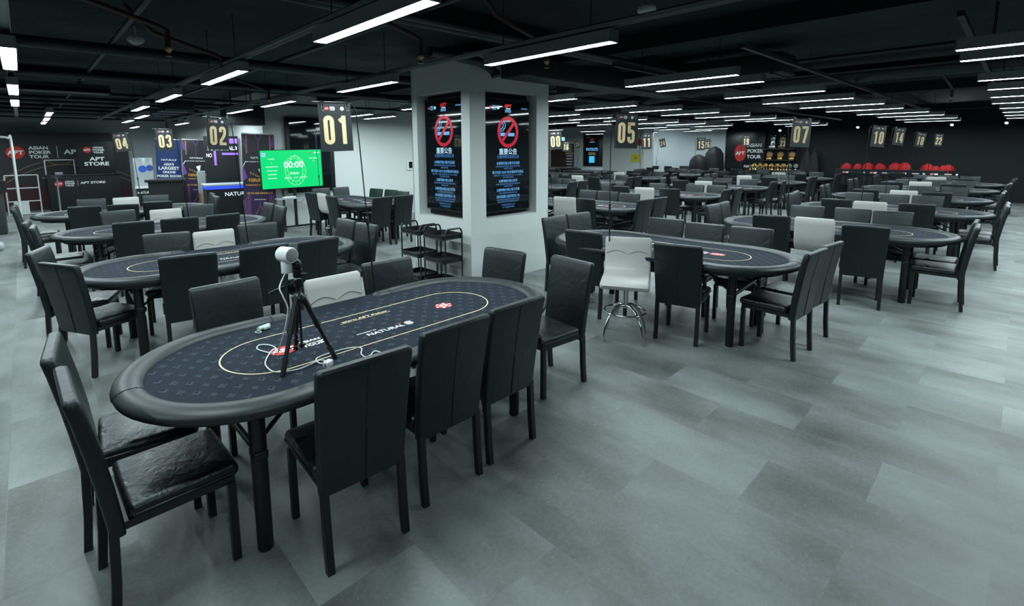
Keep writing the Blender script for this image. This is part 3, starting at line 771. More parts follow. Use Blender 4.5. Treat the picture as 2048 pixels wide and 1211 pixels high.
# number, plate centre, turn about z, tilt, rod foot, side the rod drops on (+1 right, -1 left)
SG = [('01', (1.473, 3.027, 1.942), -.10, -.03, (1.80, 3.20, .70), 1), ('02', (1.397, 5.368, 1.961), .25, .02, (1.80, 6.05, .70), 1), ('03', (1.504, 8.437, 1.959), .10, -.03, (1.80, 8.86, .70), 1), ('04', (1.242, 10.483, 1.951), .05, -.12, (1.60, 11.63, .70), 1),
 ('05', (3.895, 2.42, 1.946), -.60, .02, (4.22, 2.78, .60), -1), ('07', (6.196, 1.682, 1.944), -.75, .04, (6.90, 1.92, .66), -1), ('10', (9.131, 1.472, 1.934), -.7, .07, (9.77, 1.72, .66), -1), ('14', (11.32, 1.53, 1.958), -.65, .10, (12.40, 1.80, .66), -1),
 ('18', (14.2, 1.55, 1.92), -.7, .16, (15.26, 1.80, .66), -1), ('22', (16.9, 1.49, 1.93), -.7, .06, (17.8, 1.74, .66), -1), ('08', (6.482, 5.369, 1.928), -.8, -.06, (6.98, 5.80, .66), -1), ('11', (9.31, 5.31, 1.92), -.7, -.03, (9.95, 5.76, .66), -1),
 ('15', (12.3, 5.52, 1.875), -.75, 0, (12.83, 5.83, .66), -1), ('19', (15.2, 5.51, 1.965), -.8, 0, (15.55, 5.72, .66), -1), ('23', (17.5, 5.24, 1.915), -.75, 0, (18.05, 5.6, .66), -1), ('16', (12.504, 9.928, 1.852), -1.05, .05, (12.6, 9.72, .66), 1),
 ('24', (17.0, 9.05, 1.96), -.75, -.2, (17.75, 9.7, .66), -1), ('25', (17.974, 13.638, 1.979), -.8, -.25, (18.3, 13.9, .78), 1), ('06', (4.03, 9.127, 1.978), -2.05, 0, (4.28, 9.62, .66), 1), ('09', (6.13, 9.0, 1.90), -2.1, 0, (7.08, 9.5, .66), 1),
 ('26', (15.75, 6.88, 1.896), -.75, 0, (15.9, 6.7, 0), 1), ('12', (9.62, 9.42, 1.86), -.9, 0, (9.84, 9.66, .66), -1)]
for num, c, rz, tilt, foot, side in SG:
    t = make_sign(num); t.location = c; t.rotation_euler = (0, tilt, rz)
    tag(t, f'dark hanging sign with the gold number {NW[num]}', 'sign', 'gold number signs')
    Mx = Matrix.Translation(c) @ Matrix.Rotation(rz, 4, 'Z') @ Matrix.Rotation(tilt, 4, 'Y')
    e0 = Mx @ Vector((-side*.135, .008, .158)); e1 = Mx @ Vector((side*.085, .008, .158)); e2 = Mx @ Vector((side*.125, .008, .145)); e3 = Mx @ Vector((side*.145, .008, .10))
    f = Vector(foot); rb = empty('sign_rod', foot)
    rel = lambda p: tuple(Vector(p)-f)
    mid = e3.lerp(f, .55)
    MB().tube([rel(e0), rel(e1), rel(e2), rel(e3), rel(e3.lerp(mid, .5)), rel(mid)], .0042, 8).build('upper_rod', black_metal, rb)
    MB().tube([rel(mid), (0, 0, 0)], .0062, 8).build('lower_rod', black_metal, rb)
    MB().tube([rel(mid+Vector((0, 0, .02))), rel(mid-Vector((0, 0, .03)))], .011, 10).build('rod_collar', black_metal, rb); b = MB()
    if True: b.box(-.018, .018, -.018, .018, -.02, .05, r=.004); b.tube([(0, 0, -.02), (0, 0, -.09)], .004, 6)
    b.build('clamp', black_metal, rb)
    tag(rb, f'thin black bent rod that carries the sign numbered {NW[num]}', 'sign rod', 'black sign rods')

# ------------------------------------------------------------------ upright screens in the pillar
scr_red = mat('screen_red', (.02, 0, 0), .2, emit=((.75, .015, .06), 0.177))
scr_blue = mat('screen_blue', (0, .01, .02), .2, emit=((.16, .50, .95), 0.260))
scr_white = mat('screen_white', (.02, .02, .02), .2, emit=((.5, .8, 1.0), 0.312))
scr_dim = mat('screen_dim_text', (0, .01, .02), .2, emit=((.10, .30, .70), 0.218))
scr_logo = mat('screen_logo_red', (.02, 0, 0), .2, emit=((.85, .02, .02), 0.218))
def notice_screen(M, label):
    # local frame: x right, y up, z out; screen 0.86 x 1.53
    t = empty('notice_screen'); t.matrix_world = M; W, Hh = .86, 1.53
    MB().box(-W/2, W/2, -Hh/2, Hh/2, -.05, 0, r=.004).build('screen_case', black_plastic, t)
    b = MB(); b.add([(-W/2+.012, -Hh/2+.02, .001), (W/2-.012, -Hh/2+.02, .001), (W/2-.012, Hh/2-.012, .001), (-W/2+.012, Hh/2-.012, .001)], [(0, 1, 2, 3)])
    b.build('screen_glass', glass_black, t)
    b = MB(); T = Matrix.Translation((0, 0, .0022))
    R_, yc = .178, .325; ring = [(R_*math.cos(2*PI*k/60), yc+R_*1.05*math.sin(2*PI*k/60)) for k in range(60)]
    b.strip(ring, .048, 0, T, closed=True)
    b.strip([(.118, yc+.125), (-.118, yc-.125)], .044, 0, T)
    for x0, x1 in ((-.145, -.055), (.0, .125)): b.add([(x0, yc-.055, -.0004), (x1, yc-.055, -.0004), (x1, yc-.010, -.0004), (x0, yc-.010, -.0004)], [(0, 1, 2, 3)], 1, False, T)
    b.strip([(-.135, yc+.0), (-.135, yc+.04), (-.10, yc+.06), (-.09, yc+.10), (-.115, yc+.13)], .014, 1, T); b.strip([(-.10, yc+.0), (-.10, yc+.025), (-.06, yc+.055), (-.05, yc+.10), (-.08, yc+.145), (-.115, yc+.13)], .014, 1, T)
    b.text('APT', .060, 4, T, bold=.05, sx=1.25, y=.672); b.text('TAIPEI', .024, 2, T, bold=.04, sx=1.4, y=.637); b.text('2025', .044, 1, T, bold=.04, sx=1.35, y=.605)
    b.disc(-.33, .645, .018, .018, 4, T, n=20)
    for i, s in enumerate(('ASIAN', 'POKER', 'TOUR')): b.text(s, .022, 1, T, bold=.03, sx=1.2, align='LEFT', x=-.30, y=.666-.021*i)
    b.disc(-.185, .645, .021, .021, 2, T, n=20); b.strip([(-.215, .615), (-.215, .675)], .002, 1, T)
    b.text('NATURAL8', .024, 1, T, bold=.02, x=.32, y=.65)
    y = .02
    b.text('重要公告', .088, 2, T, bold=.012, y=.055); b.text('全體參賽玩家請注意', .052, 3, T, bold=.0, sx=.92, y=-.012)
    blocks = (('台灣現行禁止電子煙法規', ('依據菸害防制法規定禁止使用電子煙及加熱菸', '違者將依法開罰')), ('電子煙及 IQOS 在台灣為非法商品', ('攜帶電子煙、加熱菸主機及菸彈入境 Taiwan 皆屬違法', '依法可處新台幣罰款')),
              ('比賽場館內禁止吸菸', ('如需吸菸請至指定吸菸區使用並保持環境清潔', '違者將處以罰款')), ('比賽場館內禁止嚼食檳榔', ('請勿於場館內嚼食檳榔或亂丟垃圾',)), ('吸菸區請依指定地點使用', ('請遵守場館吸菸區位置指示及現場人員說明', '違者將取消參賽資格並請離場 謝謝合作')))
    y = -.10
    for h, sm in blocks:
        b.text(h, .043, 1, T, bold=.012, sx=.95, y=y); y -= .042
        for s in sm: b.text(s, .025, 3, T, bold=.0, sx=.95, y=y); y -= .030
        y -= .020
    b.text('詳情請洽現場工作人員', .026, 3, T, y=-.672); b.text('APT 保留最終解釋權', .026, 3, T, y=-.706)
    b.build('screen_graphics', [scr_red, scr_blue, scr_white, scr_dim, scr_logo], t)
    return tag(t, label, 'screen')
notice_screen(frame((4.88, 4.885, 1.70), (1, 0, 0), (0, 0, 1)), 'upright no smoking notice screen on the right face of the white pillar')
notice_screen(frame((4.20, 5.44, 1.72), (0, -1, 0), (0, 0, 1)), 'upright no smoking notice screen on the left face of the white pillar')

# ------------------------------------------------------------------ black rolling carts beside the pillar
def cart(x, y, r, label):
    t = empty('rolling_cart', (x, y, 0), r); L_, W_ = .44, .34
    for z in (.055, .36, .665):
        b = MB(); b.rbox(-L_/2, L_/2, -W_/2, W_/2, z, z+.012, .005); 
        ringo = [(-L_/2+.03, -W_/2), (L_/2-.03, -W_/2), (L_/2, -W_/2+.03), (L_/2, W_/2-.03), (L_/2-.03, W_/2), (-L_/2+.03, W_/2), (-L_/2, W_/2-.03), (-L_/2, -W_/2+.03)]
        b.loft([[(p[0]*s, p[1]*s, zz) for p in ringo] for s, zz in ((.97, z+.005), (1.0, z+.055), (1.02, z+.062), (.985, z+.062), (.955, z+.012))], 0, False, cap=False)
        b.build('shelf_tray', black_plastic, t)
    for sx in (-1, 1):
        for sy in (-1, 1):
            MB().tube([(sx*(L_/2+.004), sy*(W_/2-.035), .03), (sx*(L_/2+.004), sy*(W_/2-.035), .74)], .010, 10).build('post', black_metal, t)
            MB().lathe([(.001, .0), (.016, .003), (.02, .02), (.016, .037), (.001, .04)], 12, c=(sx*(L_/2), sy*(W_/2-.035))).build('caster', black_plastic, t)
        MB().tube([(sx*(L_/2+.004), (W_/2-.035), .735), (sx*(L_/2+.004), (W_/2-.05), .785), (sx*(L_/2+.004), W_/2-.075, .80), (sx*(L_/2+.004), -W_/2+.075, .80), (sx*(L_/2+.004), -(W_/2-.05), .785), (sx*(L_/2+.004), -(W_/2-.035), .735)], .011, 10).build('handle', black_plastic, t)
    tag(t, label, 'cart')
cart(3.87, 5.08, PI/2, 'black three-tier rolling cart by the pillar, the right one of two'); cart(3.87, 5.62, PI/2, 'black three-tier rolling cart by the pillar, the left one of two')

# ------------------------------------------------------------------ camera on its tripod, with cable, on table 01
TX, TY = .925, 2.40
t = empty('camera_tripod', (TX, TY, TZ))
F3 = [(.784-TX, 2.285-TY), (1.055-TX, 2.300-TY), (.955-TX, 2.560-TY)]
top = Vector((.868-TX+.02, 2.297-TY+.045, .355))
# the column stands over the centroid of the feet
top = Vector((sum(p[0] for p in F3)/3-.010, sum(p[1] for p in F3)/3+.003, .345))
for fx, fy in F3:
    a = top+Vector((fx, fy, 0))*.12+Vector((0, 0, -.01)); f = Vector((fx, fy, .0)); l = MB()
    P = lambda s: tuple(a.lerp(f, s))
    l.tube([P(0), P(.42)], .0140, 10); l.tube([P(.36), P(.47)], .0165, 10); l.tube([P(.46), P(.80)], .0105, 10); l.tube([P(.78), P(.85)], .0150, 10); l.tube([P(.85), P(1)], .0125, 10)
    lo = l.build('leg', black_plastic, t)
    MB().tube([tuple(Vector((top.x, top.y, .085))), P(.66)], .0028, 6).build('brace', black_metal, t)
b = MB(); b.lathe([(.012, .30), (.032, .305), (.036, .338), (.018, .35), (.012, .36), (.012, .41), (.018, .415)], 16, c=(top.x, top.y)); b.tube([(top.x, top.y, .07), (top.x, top.y, .32)], .006, 8); b.tube([(top.x, top.y, .078), (top.x, top.y, .094)], .014, 10); b.build('centre_column', black_plastic, t)
b = MB(); b.box(top.x-.018, top.x+.018, top.y-.014, top.y+.014, .385, .425, r=.006); b.box(top.x-.02, top.x+.022, top.y-.016, top.y+.016, .43, .48, r=.01); b.lathe([(.001, .475), (.02, .48), (.024, .50), (.015, .52), (.001, .525)], 14, c=(top.x, top.y)); b.tube([(top.x+.01, top.y-.02, .45), (top.x+.03, top.y-.045, .45)], .009, 8); b.build('tilt_head', black_plastic, t)
b = MB(); b.tube([(top.x-.01, top.y, .41), (top.x-.075, top.y-.005, .395)], .004, 8); b.tube([(top.x-.07, top.y-.005, .396), (top.x-.14, top.y-.01, .378)], .0095, 10); b.build('pan_handle', black_plastic, t)
tag(t, 'black tripod holding a white camera on the nearest table', 'tripod')
cmx = TX+top.x-.040; cmy = TY+top.y+.020; cmz = TZ+.460
t = empty('white_camera', (cmx, cmy, cmz), math.radians(-74))
b = MB(); b.lathe([(.0255, 0), (.027, .004), (.0275, .05), (.026, .062)], 24); b.build('camera_base', sign_clear, t)
b = MB(); Mh = frame((0, 0, .088), (0, 1, 0), (0, 0, 1)); b.lathe([(.018, -.044), (.032, -.041), (.0375, -.032), (.0385, 0), (.0385, .036), (.036, .044)], 28, M=Mh); b.build('camera_body', sign_clear, t)
b = MB(); b.lathe([(.001, .046), (.028, .0455), (.033, .044), (.034, .0425)], 24, M=Mh); b.build('lens_window', mat('lens_grey', (.33, .35, .36), .25), t)
b = MB(); b.box(-.0285, -.024, -.012, .012, .02, .045, r=.002); b.build('side_label', mat('pale_grey', (.45, .48, .49), .5), t)
b = MB().lathe([(.0277, .0), (.0277, .005)], 24); b.build('base_ring', mat('pale_grey', (.45, .48, .49), .5), t)
tag(t, 'small white cylindrical camera clamped to the top of the tripod', 'camera')
Z = TZ+.006
pts = [(cmx-.01, cmy-.004, cmz+.002), (.812, 2.325, 1.17), (.815, 2.30, 1.13), (.830, 2.29, 1.07), (.820, 2.30, .99), (.812, 2.33, .92), (.815, 2.40, .84), (.85, 2.52, .785), (.880, 2.66, Z), (.862, 2.72, Z), (.83, 2.74, Z), (.805, 2.70, Z), (.82, 2.63, Z), (.85, 2.57, Z), (.868, 2.61, Z+.006), (.845, 2.60, Z+.006), (.79, 2.52, Z), (.765, 2.45, Z), (.765, 2.36, Z), (.80, 2.32, Z), (.87, 2.295, Z), (.93, 2.31, Z), (.985, 2.32, Z), (1.0, 2.285, Z), (.99, 2.262, Z+.008)]
def smooth(pts, k=6):
    P = [Vector(p) for p in pts]; out = []
    for i in range(len(P)-1):
        a, b_, c, d = P[max(0, i-1)], P[i], P[i+1], P[min(len(P)-1, i+2)]
        for j in range(k):
            u = j/k; out.append(.5*((2*b_)+(c-a)*u+(2*a-5*b_+4*c-d)*u*u+(3*b_-a-3*c+d)*u**3))
    return out+[P[-1]]
wcable = mat('white_cable', (.7, .73, .72), .45)
tag(MB().tube(smooth(pts), .0032, 7).build('camera_cable', wcable), 'white cable hanging from the camera and looping on the felt', 'cable')
pts = [(.985, 2.25, Z+.008), (.965, 2.29, Z), (.975, 2.35, Z), (1.03, 2.37, Z), (1.12, 2.37, Z), (1.185, 2.35, Z), (1.205, 2.31, Z), (1.17, 2.25, Z), (1.165, 2.20, Z), (1.195, 2.20, Z), (1.235, 2.23, Z), (1.25, 2.19, Z), (1.235, 2.14, Z)]
tag(MB().tube(smooth(pts), .0032, 7).build('charger_cable', wcable), 'white cable curling from the power adapter to the right', 'cable')
t = MB().box(-.022, .022, -.016, .016, 0, .03, r=.005).build('power_adapter', sign_clear, None, (.985, 2.235, TZ+.001), .5)
MB().box(-.024, -.020, -.006, .006, .008, .022, r=.001).build('plug_socket', silver, t); tag(t, 'small white power adapter on the felt at the right foot of the tripod', 'power adapter')
mint = mat('mint_plastic', (.50, .66, .58), .4)
t = MB().tube([(-.035, 0, .014), (.038, 0, .014)], .0135, 14).build('mint_remote', mint, None, (.935, 2.985, TZ+.001), .35)
MB().box(-.01, .03, -.024, -.012, .004, .020, r=.003, ).build('side_lever', mint, t); MB().tube([(-.036+.014*math.cos(a)-.016, -.02+.02*math.sin(a), .006) for a in [2*PI*k/14 for k in range(14)]], .0022, 6, closed=True).build('wrist_loop', mint, t)
tag(t, 'pale mint handheld device with a wrist loop on the felt', 'handheld device')

# ------------------------------------------------------------------ television on its stand, the glass panel behind it
tv_green = mat('tv_green', (0, .02, .01), .25, emit=((.0, .62, .16), 0.374)); tv_pale = mat('tv_pale_green', (.01, .02, .01), .25, emit=((.30, .85, .42), 0.338)); tv_white = mat('tv_white', (.02, .02, .02), .25, emit=((.85, 1, .92), 0.322)); tv_blue = mat('tv_blue', (.01, .01, .02), .25, emit=((.25, .55, .9), 0.312))
A = Vector((3.86, 11.30, 0)); Bv = Vector((5.15, 11.60, 0)); A = Vector((3.75, 11.36, 0)); Bv = Vector((5.10, 11.32, 0))
ux = (Bv-A).normalized(); uy = Vector((-ux.y, ux.x, 0)); mid = (A+Bv)/2; W = (Bv-A).length; Ht = .84
t = empty('television'); Mt = frame((mid.x, mid.y, 1.385), ux, (0, 0, 1)); Mt = Mt @ Matrix.Rotation(math.radians(.6), 4, 'Z'); t.matrix_world = Mt
MB().box(-W/2-.015, W/2+.015, -Ht/2-.02, Ht/2+.015, -.05, 0, r=.004).build('tv_case', black_plastic, t)
MB().add([(-W/2, -Ht/2, .001), (W/2, -Ht/2, .001), (W/2, Ht/2, .001), (-W/2, Ht/2, .001)], [(0, 1, 2, 3)]).build('tv_screen', tv_green, t)
b = MB(); T = Matrix.Translation((0, 0, .002)); 
for rx, ry, yy in ((.23, .33, -.04), (.17, .26, -.02), (.10, .10, .20)): b.strip([(.06+rx*math.cos(a), yy+ry*math.sin(a)) for a in [2*PI*k/40 for k in range(40)]], .012, 0, T, closed=True)
for k in range(16): a = 2*PI*k/16; b.strip([(.06+.17*math.cos(a), -.02+.26*math.sin(a)), (.06+.23*math.cos(a), -.04+.33*math.sin(a))], .008, 0, T)
T2 = Matrix.Translation((0, 0, .003)); b.text('00:00', .20, 1, T2, bold=.018, sx=1.0, x=.03, y=.09); b.text('BREAK', .07, 1, T2, bold=.01, x=.04, y=-.10); b.text('LEVEL 1   0 / 0   ANTE 0', .05, 1, T2, bold=.01, x=.06, y=-.20)
for i, s in enumerate(('PLAYERS', '0', 'AVERAGE STACK', 'TOTAL CHIPS', 'RE-ENTRIES', 'PRIZE POOL')): b.text(s, .036, 1, T2, bold=.01, x=-.45, y=.23-.085*i)
b.text('NEXT BREAK', .036, 1, T2, bold=.01, x=.49, y=.23); b.text('0', .05, 1, T2, bold=.01, x=.49, y=.17)
for i, x in enumerate((.43, .53, .61)): b.disc(x, .355, .022, .016, (2 if i == 0 else 1), T2, n=16)
b.box(-.655, -.56, .28, .375, -.0005, .0, 3, T2); b.strip([(-.635, .30), (-.58, .30), (-.58, .355), (-.635, .355)], .012, 1, T2, closed=True)
b.build('screen_graphics', [tv_pale, tv_white, scr_logo, tv_blue], t)
tag(t, 'large television with a bright green tournament clock reading 00:00', 'television')
bx, by = mid.x+.05, mid.y+.09
t = empty('tv_stand', (bx, by, 0)); b = MB(); b.tube([(0, 0, .06), (0, 0, 1.3)], .035, 12); b.build('post', black_metal, t)
b = MB(); b.tube([(-.25, .02, .06), (-.25, .02, 1.25)], .022, 10); b.build('post', black_metal, t)
b = MB(); b.box(-.45, .5, -.035, .035, .05, .085, r=.01); b.box(-.40, -.34, -.33, .12, .05, .085, r=.01); b.box(.36, .42, -.33, .12, .05, .085, r=.01); b.build('base_bar', black_metal, t)
for sx, sy in ((-.37, -.3), (-.37, .09), (.39, -.3), (.39, .09)): MB().lathe([(.001, 0), (.02, .004), (.024, .025), (.02, .046), (.001, .05)], 10, c=(sx, sy)).build('caster', black_plastic, t)
MB().box(-.42, .22, -.12, .1, .70, .725, r=.006).build('stand_shelf', grey_paint, t)
tag(t, 'black wheeled stand with a grey shelf under the green television', 'tv stand')
b = MB().box(-.14, .14, -.05, .05, 0, .035, r=.008).build('router', sign_clear, None, (bx-.14, by-.02, .727), .1); tag(b, 'white router box on the shelf of the television stand', 'router')
b = MB(); b.tube(smooth([(bx-.2, by+.02, .76), (bx-.28, by+.03, .84), (bx-.2, by+.04, .93), (bx-.12, by+.03, .86), (bx-.2, by+.02, .80), (bx-.30, by+.03, .90), (bx-.24, by+.02, 1.02)]), .005, 6); b.tube(smooth([(bx+.05, by-.05, .74), (bx+.18, by-.06, .70), (bx+.1, by-.06, .60), (bx+.02, by-.05, .62)]), .005, 6)
tag(b.build('loose_cable', black_plastic), 'tangle of black cables above the television stand shelf', 'cable')
t = empty('glass_display'); t.location = (0, 0, 0)
MB().box(4.50, 5.66, 11.80, 11.90, .80, 2.56, r=.006).build('display_case', black_plastic, t); MB().box(4.58, 5.55, 11.790, 11.801, .90, 2.48).build('display_glass', glass_black, t)
tag(t, 'big switched-off black display on the white wall behind the television', 'display')
t = empty('door_phone', (7.93, 11.9, 1.35)); MB().box(-.09, .09, -.035, 0, -.13, .13, r=.012).build('phone_body', sign_clear, t); MB().box(-.03, .08, -.04, -.034, -.07, .11).build('phone_screen', glass_black, t); tag(t, 'small white and black access terminal on the white wall left of the pillar', 'access terminal')
t = empty('speaker_box', (3.45, 11.4, 2.33)); MB().box(-.36, .40, -.2, .2, 0, .42, r=.01).build('speaker_body', black_plastic, t); MB().box(-.33, .37, -.21, -.198, .03, .39).build('speaker_grille', black_metal, t)
b = MB(); b.tube([(-.2, 0, .42), (-.2, 0, .8)], .012, 8); b.tube([(.2, 0, .42), (.2, 0, .8)], .012, 8); b.build('hanger', black_metal, t); tag(t, 'black speaker box hung from the ceiling left of the black display', 'speaker')

# ------------------------------------------------------------------ roll-up banners and booths at the back left
purple = mat('banner_purple', (.020, .006, .046), .5); purple_l = mat('banner_light_purple', (.17, .05, .32), .5); ban_dark = mat('banner_dark', (.008, .006, .012), .5); ban_gold = mat('banner_gold', (.62, .30, .05), .5); ban_pink = mat('banner_copper', (.26, .13, .09), .5); blue_ban = mat('banner_blue', (.003, .028, .15), .5)
def rollup(loc, rz, W, Hh, art, label, tilt=0):
    t = empty('rollup_banner', loc, (0, tilt, rz))
    b = MB(); b.add([(-W/2, 0, .05), (W/2, 0, .05), (W/2, 0, Hh), (-W/2, 0, Hh)], [(0, 1, 2, 3)], 0); b.add([(-W/2, .004, .05), (W/2, .004, .05), (W/2, .004, Hh), (-W/2, .004, Hh)], [(3, 2, 1, 0)], 0)
    F = frame((0, -.002, 0), (1, 0, 0), (0, 0, 1)); art(b, F, W, Hh)
    b.build('banner_sheet', [ban_dark, purple, purple_l, ban_gold, ban_pink, white_print, blue_ban], t)
    MB().box(-W/2-.02, W/2+.02, -.08, .08, 0, .06, r=.01).build('base_case', silver, t); MB().box(-W/2, W/2, -.012, .012, Hh-.012, Hh+.015, r=.003).build('top_rail', silver, t); MB().tube([(0, .03, .05), (0, .02, Hh)], .008, 8).build('support_pole', silver, t)
    tag(t, label, 'banner')
def art_purple(b, F, W, Hh):
    q = lambda x0, x1, y0, y1, m, z=0: b.add([(x0, y0, z), (x1, y0, z), (x1, y1, z), (x0, y1, z)], [(0, 1, 2, 3)], m, False, F)
    q(-W/2, W/2, .05, Hh*.47, 1); z = .001
    for s in (-1, 1):
        for k in range(4): b.strip([(s*(W*.5-.01), Hh-.02-.06*k), (s*(W*.5-.10+.015*k), Hh-.22-.03*k)], .012, 2, F @ Matrix.Translation((0, 0, z)))
        q(s*W*.36-.012, s*W*.36+.012, Hh*.80, Hh-.03, 4, z); b.strip([(s*W*.40, Hh*.72), (s*W*.5, Hh*.66)], .014, 5, F @ Matrix.Translation((0, 0, z)))
        b.add([(s*W*.36, Hh*.55, z), (s*W*.5, Hh*.70, z), (s*W*.5, Hh*.52, z)], [(0, 1, 2)], 2, False, F)
        for k in range(5): q(s*(W*.30+.035*k)-.006, s*(W*.30+.035*k)+.006, .10, Hh*(.40-.02*k), 4 if k % 2 else 2, z)
    b.strip([(-.07, Hh-.02), (0, Hh-.16), (.07, Hh-.02)], .012, 2, F @ Matrix.Translation((0, 0, z))); b.strip([(0, Hh-.16), (0, Hh*.78)], .008, 2, F @ Matrix.Translation((0, 0, z)))
    T = F @ Matrix.Translation((0, 0, .002))
    b.text('NATURAL8', .065, 5, T, bold=.01, y=Hh*.755); b.text("ASIA'S LARGEST ONLINE POKER ROOM", .030, 5, T, bold=.02, y=Hh*.715)
    b.add([(-.02, Hh*.64, 0), (.10, Hh*.66, 0), (.07, Hh*.57, 0), (.04, Hh*.575, 0)], [(0, 1, 2, 3)], 5, False, T)
    for k in range(3): b.disc(-.17+.05*k, Hh*(.60-.01*k), .018, .03, 4, T, n=10)
    b.text('PLAY FOR', .045, 3, T, bold=.03, x=.05, y=Hh*.565); b.text('$200,000,000', .10, 3, T, bold=.035, sx=.82, y=Hh*.525); b.text('IN MONTHLY TOURNAMENTS', .048, 3, T, bold=.03, sx=.85, y=Hh*.475)
    b.text('UP TO 60% RAKEBACK', .062, 3, T, bold=.03, sx=.85, y=Hh*.39); b.text('DOWNLOAD NOW', .026, 5, T, bold=.02, y=Hh*.325)
    b.strip([(-.13, .30), (0, .55), (.13, .30)], .014, 4, T); b.strip([(-.09, .16), (0, .38), (.09, .16)], .014, 2, T); b.strip([(0, .55), (0, Hh*.31)], .010, 2, T)
rollup((3.80, 11.78, 0), -.30, .66, 2.17, art_purple, 'purple and gold roll-up banner directly left of the green television', .03)
rollup((3.60, 16.4, 0), -.22, .68, 2.12, art_purple, 'purple and gold roll-up banner left of the sign two, farther back', .03)
def art_blue(b, F, W, Hh):
    b.add([(-W/2, .05, 0), (W/2, .05, 0), (W/2, Hh, 0), (-W/2, Hh, 0)], [(0, 1, 2, 3)], 6, False, F); T = F @ Matrix.Translation((0, 0, .001))
    b.text('NATURAL8', .075, 5, T, bold=.01, y=Hh*.72)
    for i, (s, sz) in enumerate((("ASIA'S", .085), ('LARGEST', .115), ('ONLINE', .08), ('POKER ROOM', .085))): b.text(s, sz*1.1, 5, T, bold=.03, y=Hh*.66-.115*i)
rollup((3.05, 17.3, 0), -.15, .62, 2.15, art_blue, 'blue roll-up banner below the sign three', .05)

def text_panel(name, parent, F, items, mats):
    b = MB()
    for it in items: b.text(*it[:3], F, **it[3])
    return b.build(name, mats, parent)
bright_white = mat('lit_white_letters', (.8, .82, .82), .5, emit=((.7, .85, 1), 0.156)); blue_led = mat('blue_led', (.01, .02, .2), .4, emit=((.02, .06, 1.0), 0.468)); violet_led = mat('violet_led', (.1, .05, .3), .4, emit=((.28, .14, 1.0), 0.416))
t = empty('podium', (2.80, 15.9, 0), -.35); MB().box(-.40, .40, -.25, .25, 0, .99, r=.01).build('podium_body', black_paint, t); MB().box(-.46, .46, -.31, .31, .99, 1.06, r=.008).build('podium_top', black_plastic, t)
text_panel('podium_logo', t, frame((-.402, -.08, .80), (0, -1, 0), (0, 0, 1)), [('N8', .16, 0, dict(bold=.02))], [white_print]); tag(t, 'black podium with a pale logo on its side below the blue banner', 'podium')
t = empty('booth_counter', (3.47, 12.9, 0), -.12); MB().box(-.48, .48, -.30, .30, 0, .93).build('counter_body', black_paint, t); MB().box(-.51, .51, -.34, .34, 1.0, 1.04, r=.005).build('counter_top', grey_paint, t); MB().box(-.485, .485, -.305, .305, .93, 1.0).build('light_strip', blue_led, t)
text_panel('counter_letters', t, frame((.20, -.305, .80), (1, 0, 0), (0, 0, 1)), [('NATURAL8', .125, 0, dict(bold=.015))], [bright_white]); tag(t, 'dark booth counter with a blue glowing strip and white letters', 'counter')
t = empty('booth_backdrop', (3.58, 13.6, 0), -.08); MB().box(-.36, .38, -.06, .06, 0, 2.16, r=.005).build('backdrop_panel', black_paint, t)
text_panel('backdrop_letters', t, frame((.02, -.064, 1.86), (1, 0, 0), (0, 0, 1)), [('NATURAL8', .13, 0, dict(bold=.02, x=.0)), ('NO', .13, 0, dict(bold=.01, x=-.30, y=-.17, sx=.6))], [bright_white])
b = MB(); b.box(.0, .36, -.075, -.062, 1.70, 1.75, r=.004); b.box(-.18, -.13, -.075, -.062, 1.45, 1.80, r=.006); b.box(.02, .36, -.075, -.062, 1.98, 2.10, r=.004); b.build('violet_light', violet_led, t); tag(t, 'tall dark booth backdrop with violet lights behind the glowing counter', 'booth backdrop')

# store wall
apt_black = mat('backdrop_black', (.009, .011, .013), .55, var=(1, .1)); wine = mat('backdrop_wine', (.036, .004, .005), .55, var=(.9, .5)); gold_line = mat('backdrop_gold_line', (.20, .13, .06), .5)
t = empty('store_backdrop', (-2.6, 21.0, 0))
b = MB(); b.box(0, 5.25, 0, .08, .0, 2.42, 0); b.add([(1.5, -.002, 0), (5.25, -.002, 0), (5.25, -.002, .55), (4.6, -.002, .85), (3.4, -.002, .62), (2.2, -.002, .95), (1.5, -.002, .85)], [(0, 1, 2, 3, 4, 5, 6)], 1)
F = frame((0, -.004, 0), (1, 0, 0), (0, 0, 1))
for dz in (0, -.16): b.strip([(2.05+3.2*k/16, .95+dz+.62*math.sin(PI*(k/16)**.9)) for k in range(17)], .022, 2, F)
b.strip([(3.05, 1.60), (3.3, 1.42), (3.6, 1.42), (3.85, 1.62)], .02, 2, F)
b.build('backdrop_wall', [apt_black, wine, gold_line], t)
T = F @ Matrix.Translation((0, 0, .002)); b = MB(); b.disc(2.46, 1.80, .215, .19, 1, T, n=40); b.text('APT', .17, 0, T, bold=.03, sx=1.15, x=2.46, y=1.79, z=.002)
for i, s in enumerate(('ASIAN', 'POKER', 'TOUR')): b.text(s, .135, 0, T, bold=.03, sx=1.2, align='LEFT', x=2.76, y=1.93-.135*i)
b.strip([(3.42, 1.62), (3.42, 2.0)], .010, 0, T); b.text('APT STORE', .20, 0, T, bold=.03, sx=1.25, align='LEFT', x=3.58, y=1.80)
b.build('backdrop_print', [white_print, red_print], t); tag(t, 'wide black store backdrop with red oval logo, gold arcs and dark red base', 'backdrop')
t = empty('store_counter', (1.33, 20.0, 0)); MB().box(-.86, .86, -.35, .30, 0, 1.09, r=.004).build('counter_body', black_paint, t); MB().box(-.89, .89, -.38, .33, 1.09, 1.13, r=.004).build('counter_top', black_plastic, t)
